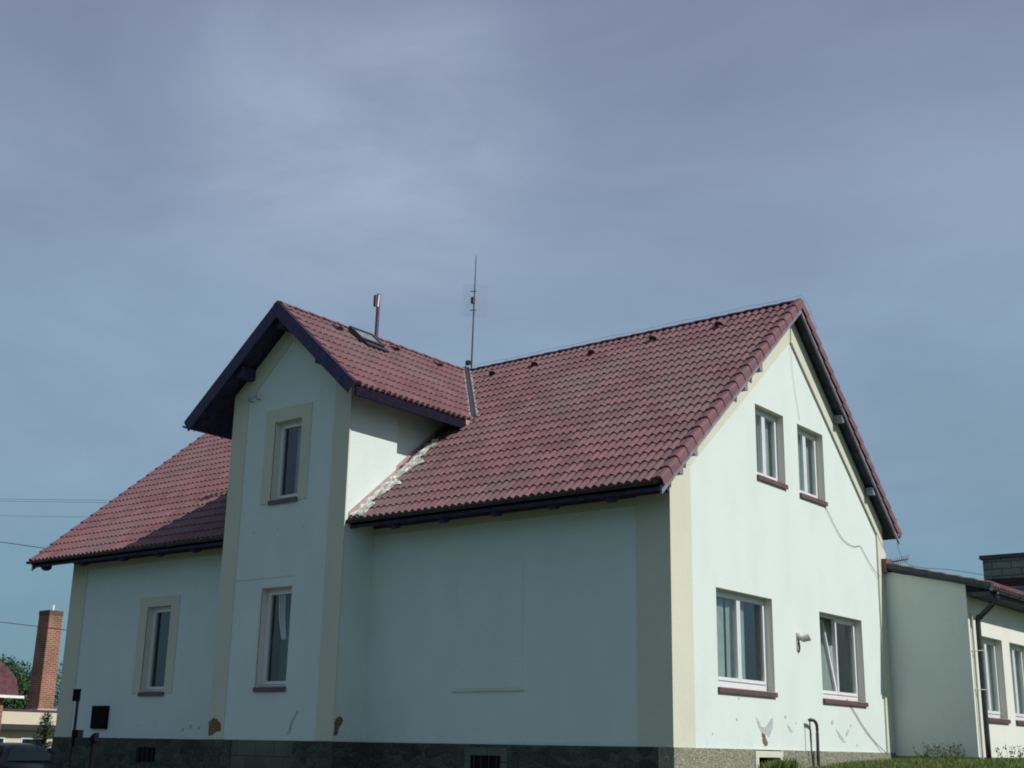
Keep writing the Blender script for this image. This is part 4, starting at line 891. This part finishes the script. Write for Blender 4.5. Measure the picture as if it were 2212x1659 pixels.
# trees ------------------------------------------------------------
def leaf_cloud(bm, c, rx, ry, rz, n, size, rnd, lump=3.0):
    ph = [rnd.uniform(0, 6.28) for _ in range(6)]
    for _ in range(n):
        while True:
            d = Vector((rnd.gauss(0, 1), rnd.gauss(0, 1), rnd.gauss(0, 1)))
            if d.length > 0.1: break
        d.normalize()
        lum = 0.80+0.16*math.sin(lump*d.x*2+ph[0])*math.sin(lump*d.y*2+ph[1])+0.16*math.sin(lump*d.z*2.3+ph[2])
        r = lum*(rnd.random()**0.38)
        p = Vector((c[0]+d.x*rx*r, c[1]+d.y*ry*r, c[2]+d.z*rz*r))
        a = Vector((rnd.gauss(0, 1), rnd.gauss(0, 1), rnd.gauss(0, 1))).normalized(); b = a.cross(Vector((rnd.gauss(0, 1), rnd.gauss(0, 1), rnd.gauss(0, 1)))).normalized()
        s = size*rnd.uniform(0.6, 1.3)
        bm.faces.new([bm.verts.new(p+a*s*0.5), bm.verts.new(p+b*s*0.28), bm.verts.new(p-a*s*0.5), bm.verts.new(p-b*s*0.28)])
def deciduous(name, x, y, z0, h, w, label, seed, n=5200, cat='tree'):
    rnd = random.Random(seed); t = thing(name, label, cat, 'trees behind the low building')
    bm = bmesh.new(); tube(bm, [(x, y, z0), (x+0.05, y, z0+h*0.3), (x-0.05, y+0.1, z0+h*0.65)], [0.22, 0.16, 0.07], 8)
    for k in range(5):
        a = k*1.3; tube(bm, [(x, y, z0+h*(0.3+0.06*k)), (x+w*0.3*math.cos(a), y+w*0.3*math.sin(a), z0+h*(0.5+0.07*k))], [0.09, 0.03], 6)
    obj('trunk', bm, M['bark'], t)
    bm = bmesh.new()
    for k in range(9):
        a = rnd.uniform(0, 6.28); rr = rnd.uniform(0, 0.33)*w
        leaf_cloud(bm, (x+rr*math.cos(a), y+rr*math.sin(a), z0+h*rnd.uniform(0.45, 0.82)), w*0.27, w*0.27, h*0.20, n//4, 0.15, rnd)
    obj('crown', bm, M['leaf'], t, recalc=False)
    return t
def conifer(name, x, y, z0, h, w, label, seed, group='trees behind the low building', n=26):
    rnd = random.Random(seed); t = thing(name, label, 'tree', group)
    bm = bmesh.new(); tube(bm, [(x, y, z0), (x, y, z0+h*0.5), (x+0.04, y, z0+h)], [0.14, 0.08, 0.015], 7); obj('trunk', bm, M['bark'], t)
    bm = bmesh.new()
    for k in range(n*5):
        f = (k+0.5)/(n*5); zz = z0+h*(0.15+0.85*f); L = w*0.5*(1-f)**0.7*rnd.uniform(0.7, 1.1)+0.12; a = rnd.uniform(0, 6.28)
        d = Vector((math.cos(a), math.sin(a), rnd.uniform(0.05, 0.5))).normalized(); base = Vector((x, y, zz))
        m = int(10+L*34)
        for q in range(m):
            s = rnd.random(); p = base+d*L*s+Vector((0, 0, -0.10*s*s*L)); nd = (d*0.7+Vector((rnd.gauss(0, .6), rnd.gauss(0, .6), rnd.gauss(0.15, .6)))).normalized(); sd = nd.cross(Vector((0.3, 0.2, 1))).normalized()*0.018; ln = rnd.uniform(0.10, 0.20)
            bm.faces.new([bm.verts.new(p-sd), bm.verts.new(p+sd), bm.verts.new(p+nd*ln)])
    obj('crown', bm, M['needle'], t, recalc=False)
    return t
deciduous('broadleaf_tree', -47.0, 16.2, -1.6, 5.8, 5.6, 'broad dark green tree behind the red roofed house', 21)
deciduous('broadleaf_tree', -45.0, 16.3, -1.6, 4.9, 3.6, 'lower dark green tree between the red roof and the brick chimney', 22, 3600)
conifer('spruce_tree', -46.0, 17.3, -1.6, 5.7, 3.0, 'spruce whose tip shows just left of the brick chimney', 23)
conifer('pine_tree', -43.0, 16.75, -1.6, 5.4, 3.0, 'pine tree just right of the brick chimney beside the house corner', 24)
conifer('pine_tree', -34.0, 10.3, -1.6, 2.45, 1.5, 'young pine in front of the low cream building', 25, group=None)

# parked dark car, only its roof and glass reach the frame
car = thing('parked_car', 'dark parked car whose roof shows at the lower left corner', 'car')
cx0, cy0 = -21.9, 1.6; gcar = gz(cx0, cy0)
car.location = (cx0, cy0, -1.62); car.rotation_euler = (0, 0, rad(118))
def car_mesh():
    prof = [(-2.15, .35), (-2.2, .62), (-2.1, .90), (-1.75, .96), (-1.25, 1.36), (-0.9, 1.45), (0.15, 1.46), (0.5, 1.40), (1.15, 0.98), (1.9, 0.85), (2.15, .66), (2.15, .35)]
    bm = bmesh.new(); n = len(prof)
    secs = [(-0.84, 0.0, .96), (-0.86, 0.0, 1), (0.86, 0.0, 1), (0.84, 0, .96)]
    rings = []
    for y in (-0.86, -0.70, -0.35, 0, 0.35, 0.70, 0.86):
        k = 1-0.05*(abs(y)/0.86)**3; r = []
        for (x, z) in prof:
            yy_ = y*(1-0.20*max(0, (z-0.95)/0.5)); r.append(bm.verts.new((x*k, yy_, z-(0.05*(abs(y)/0.86)**3 if z > 1.2 else 0))))
        rings.append(r)
    for a, b in zip(rings, rings[1:]):
        for i in range(n): bm.faces.new((a[i], a[(i+1) % n], b[(i+1) % n], b[i]))
    bm.faces.new(rings[0]); bm.faces.new(rings[-1][::-1]); return bm
obj('body', car_mesh(), M['carpaint'], car, smooth=True)
bm = bmesh.new()
prism(bm, [(0.52, -0.62, 1.395), (1.13, -0.70, 1.0), (1.13, 0.70, 1.0), (0.52, 0.62, 1.395)], (0.02, 0, 0.025)); obj('windscreen', bm, M['carglass'], car)
bm = bmesh.new(); prism(bm, [(-1.27, -0.62, 1.35), (-1.73, -0.68, 0.99), (-1.73, 0.68, 0.99), (-1.27, 0.62, 1.35)], (-0.02, 0, 0.025)); obj('rear_window', bm, M['carglass'], car)
for sy in (-1, 1):
    bm = bmesh.new(); prism(bm, [(-1.5, sy*0.83, 1.0), (0.95, sy*0.83, 1.0), (0.42, sy*0.735, 1.34), (-1.15, sy*0.735, 1.33)], (0, sy*0.02, 0.005)); obj('side_window', bm, M['carglass'], car)
    for wx in (-1.35, 1.35):
        bm = bmesh.new(); tube(bm, [(wx, sy*0.68, 0.31), (wx, sy*0.88, 0.31)], 0.31, 18); w_ = obj('wheel', bm, M['rubber'], car)
        bm = bmesh.new(); tube(bm, [(wx, sy*0.87, 0.31), (wx, sy*0.89, 0.31)], 0.19, 12); obj('rim', bm, M['galv'], w_)
# dark hedge behind it
hd = thing('hedge', 'low dark clipped hedge by the lower left house corner', 'hedge')
bm = bmesh.new(); rnd = random.Random(9)
for k in range(14): leaf_cloud(bm, (-25.5+0.05*k, 1.5+0.33*k, -0.72), 0.55, 0.5, 0.62, 420, 0.12, rnd)
obj('foliage', bm, M['leaf'], hd, recalc=False)

# overhead wires at the left
def wire(label, P0, P1, sag, r=0.012):
    P0, P1 = Vector(P0), Vector(P1); bm = bmesh.new()
    tube(bm, [P0.lerp(P1, t/12)-Vector((0, 0, sag*4*(t/12)*(1-t/12))) for t in range(13)], r, 5); tag(obj('overhead_wire', bm, M['wire']), label, 'wire', 'overhead wires')
wire('dark overhead wire crossing in front of the brick chimney', (-17.29, 2.5, 2.48), (-48.0, 12.45, 5.55), 0.0, 0.012)
wire('dark overhead wire running from the sky to the left roof edge', (-17.29, 0.75, 4.46), (-50.0, 13.4, 9.65), 0.0, 0.012)
wire('upper of two faint parallel wires left of the roof', (-45, 23.0, 12.32), (-70, 18.2, 14.36), 0.0, 0.009)
wire('middle faint wire just under the topmost one left of the roof', (-45, 23.0, 12.18), (-70, 18.2, 14.26), 0.0, 0.009)
wire('faint wire a little lower than the two parallel ones left of the roof', (-45, 22.8, 11.35), (-70, 18.6, 13.4), 0.0, 0.007)

# ------------------------------------------------------------------ grass and weeds by the gable
bm = bmesh.new(); rnd = random.Random(31)
def blade(x, y, h, w):
    z = gz(x, y)-0.01; a = rnd.uniform(0, 6.28); l = rnd.uniform(0.1, 0.55)*h; dx, dy = math.cos(a), math.sin(a)
    bm.faces.new([bm.verts.new((x-dy*w, y+dx*w, z)), bm.verts.new((x+dy*w, y-dx*w, z)), bm.verts.new((x+dx*l*0.4+dy*w*0.6, y+dy*l*0.4-dx*w*0.6, z+h*0.6)), bm.verts.new((x+dx*l, y+dy*l, z+h))])
for _ in range(42000):
    x = 0.08+rnd.random()**1.3*6.5; y = rnd.uniform(1.5, 13)
    if y > 8.9 and x < X1+0.1: continue
    if y > 8.9: x = X1+0.1+abs(rnd.gauss(0, 1.2))
    blade(x, y, rnd.uniform(0.06, 0.15)*(1.3 if x < 0.5 else 1), 0.006)
for _ in range(1600):
    blade(0.10+rnd.random()*0.25, rnd.uniform(2.75, 3.65), rnd.uniform(0.15, 0.40), 0.012)
gr = obj('grass', bm, M['grass'], recalc=False); gr['kind'] = 'stuff'; tag(gr, 'green grass growing along the foot of gable and annex', 'grass')
bm = bmesh.new(); rnd = random.Random(32)
for _ in range(70):
    if rnd.random() < 0.45: x, y = rnd.uniform(0.7, 1.75), rnd.uniform(8.3, 8.9)
    else: x, y = X1+rnd.uniform(0.15, 0.6), rnd.uniform(9.3, 12.5)
    z = gz(x, y); h = rnd.uniform(0.12, 0.42); lx, ly = rnd.uniform(-.08, .08), rnd.uniform(-.08, .08)
    tube(bm, [(x, y, z), (x+lx*0.5, y+ly*0.5, z+h*0.6), (x+lx, y+ly, z+h)], 0.003, 4)
    for k in range(9):
        f = rnd.uniform(0.4, 1.0); p = Vector((x+lx*f, y+ly*f, z+h*f))+Vector((rnd.gauss(0, .03), rnd.gauss(0, .03), rnd.gauss(0, .015)))
        s = rnd.uniform(0.010, 0.026); a = Vector((rnd.gauss(0, 1), rnd.gauss(0, 1), rnd.gauss(0, 1))).normalized(); b = a.orthogonal().normalized()
        bm.faces.new([bm.verts.new(p+a*s), bm.verts.new(p+b*s), bm.verts.new(p-a*s), bm.verts.new(p-b*s)])
wd = obj('weeds', bm, M['weed'], recalc=False); wd['kind'] = 'stuff'; tag(wd, 'thin seeding weeds standing in front of the annex wall', 'weeds')
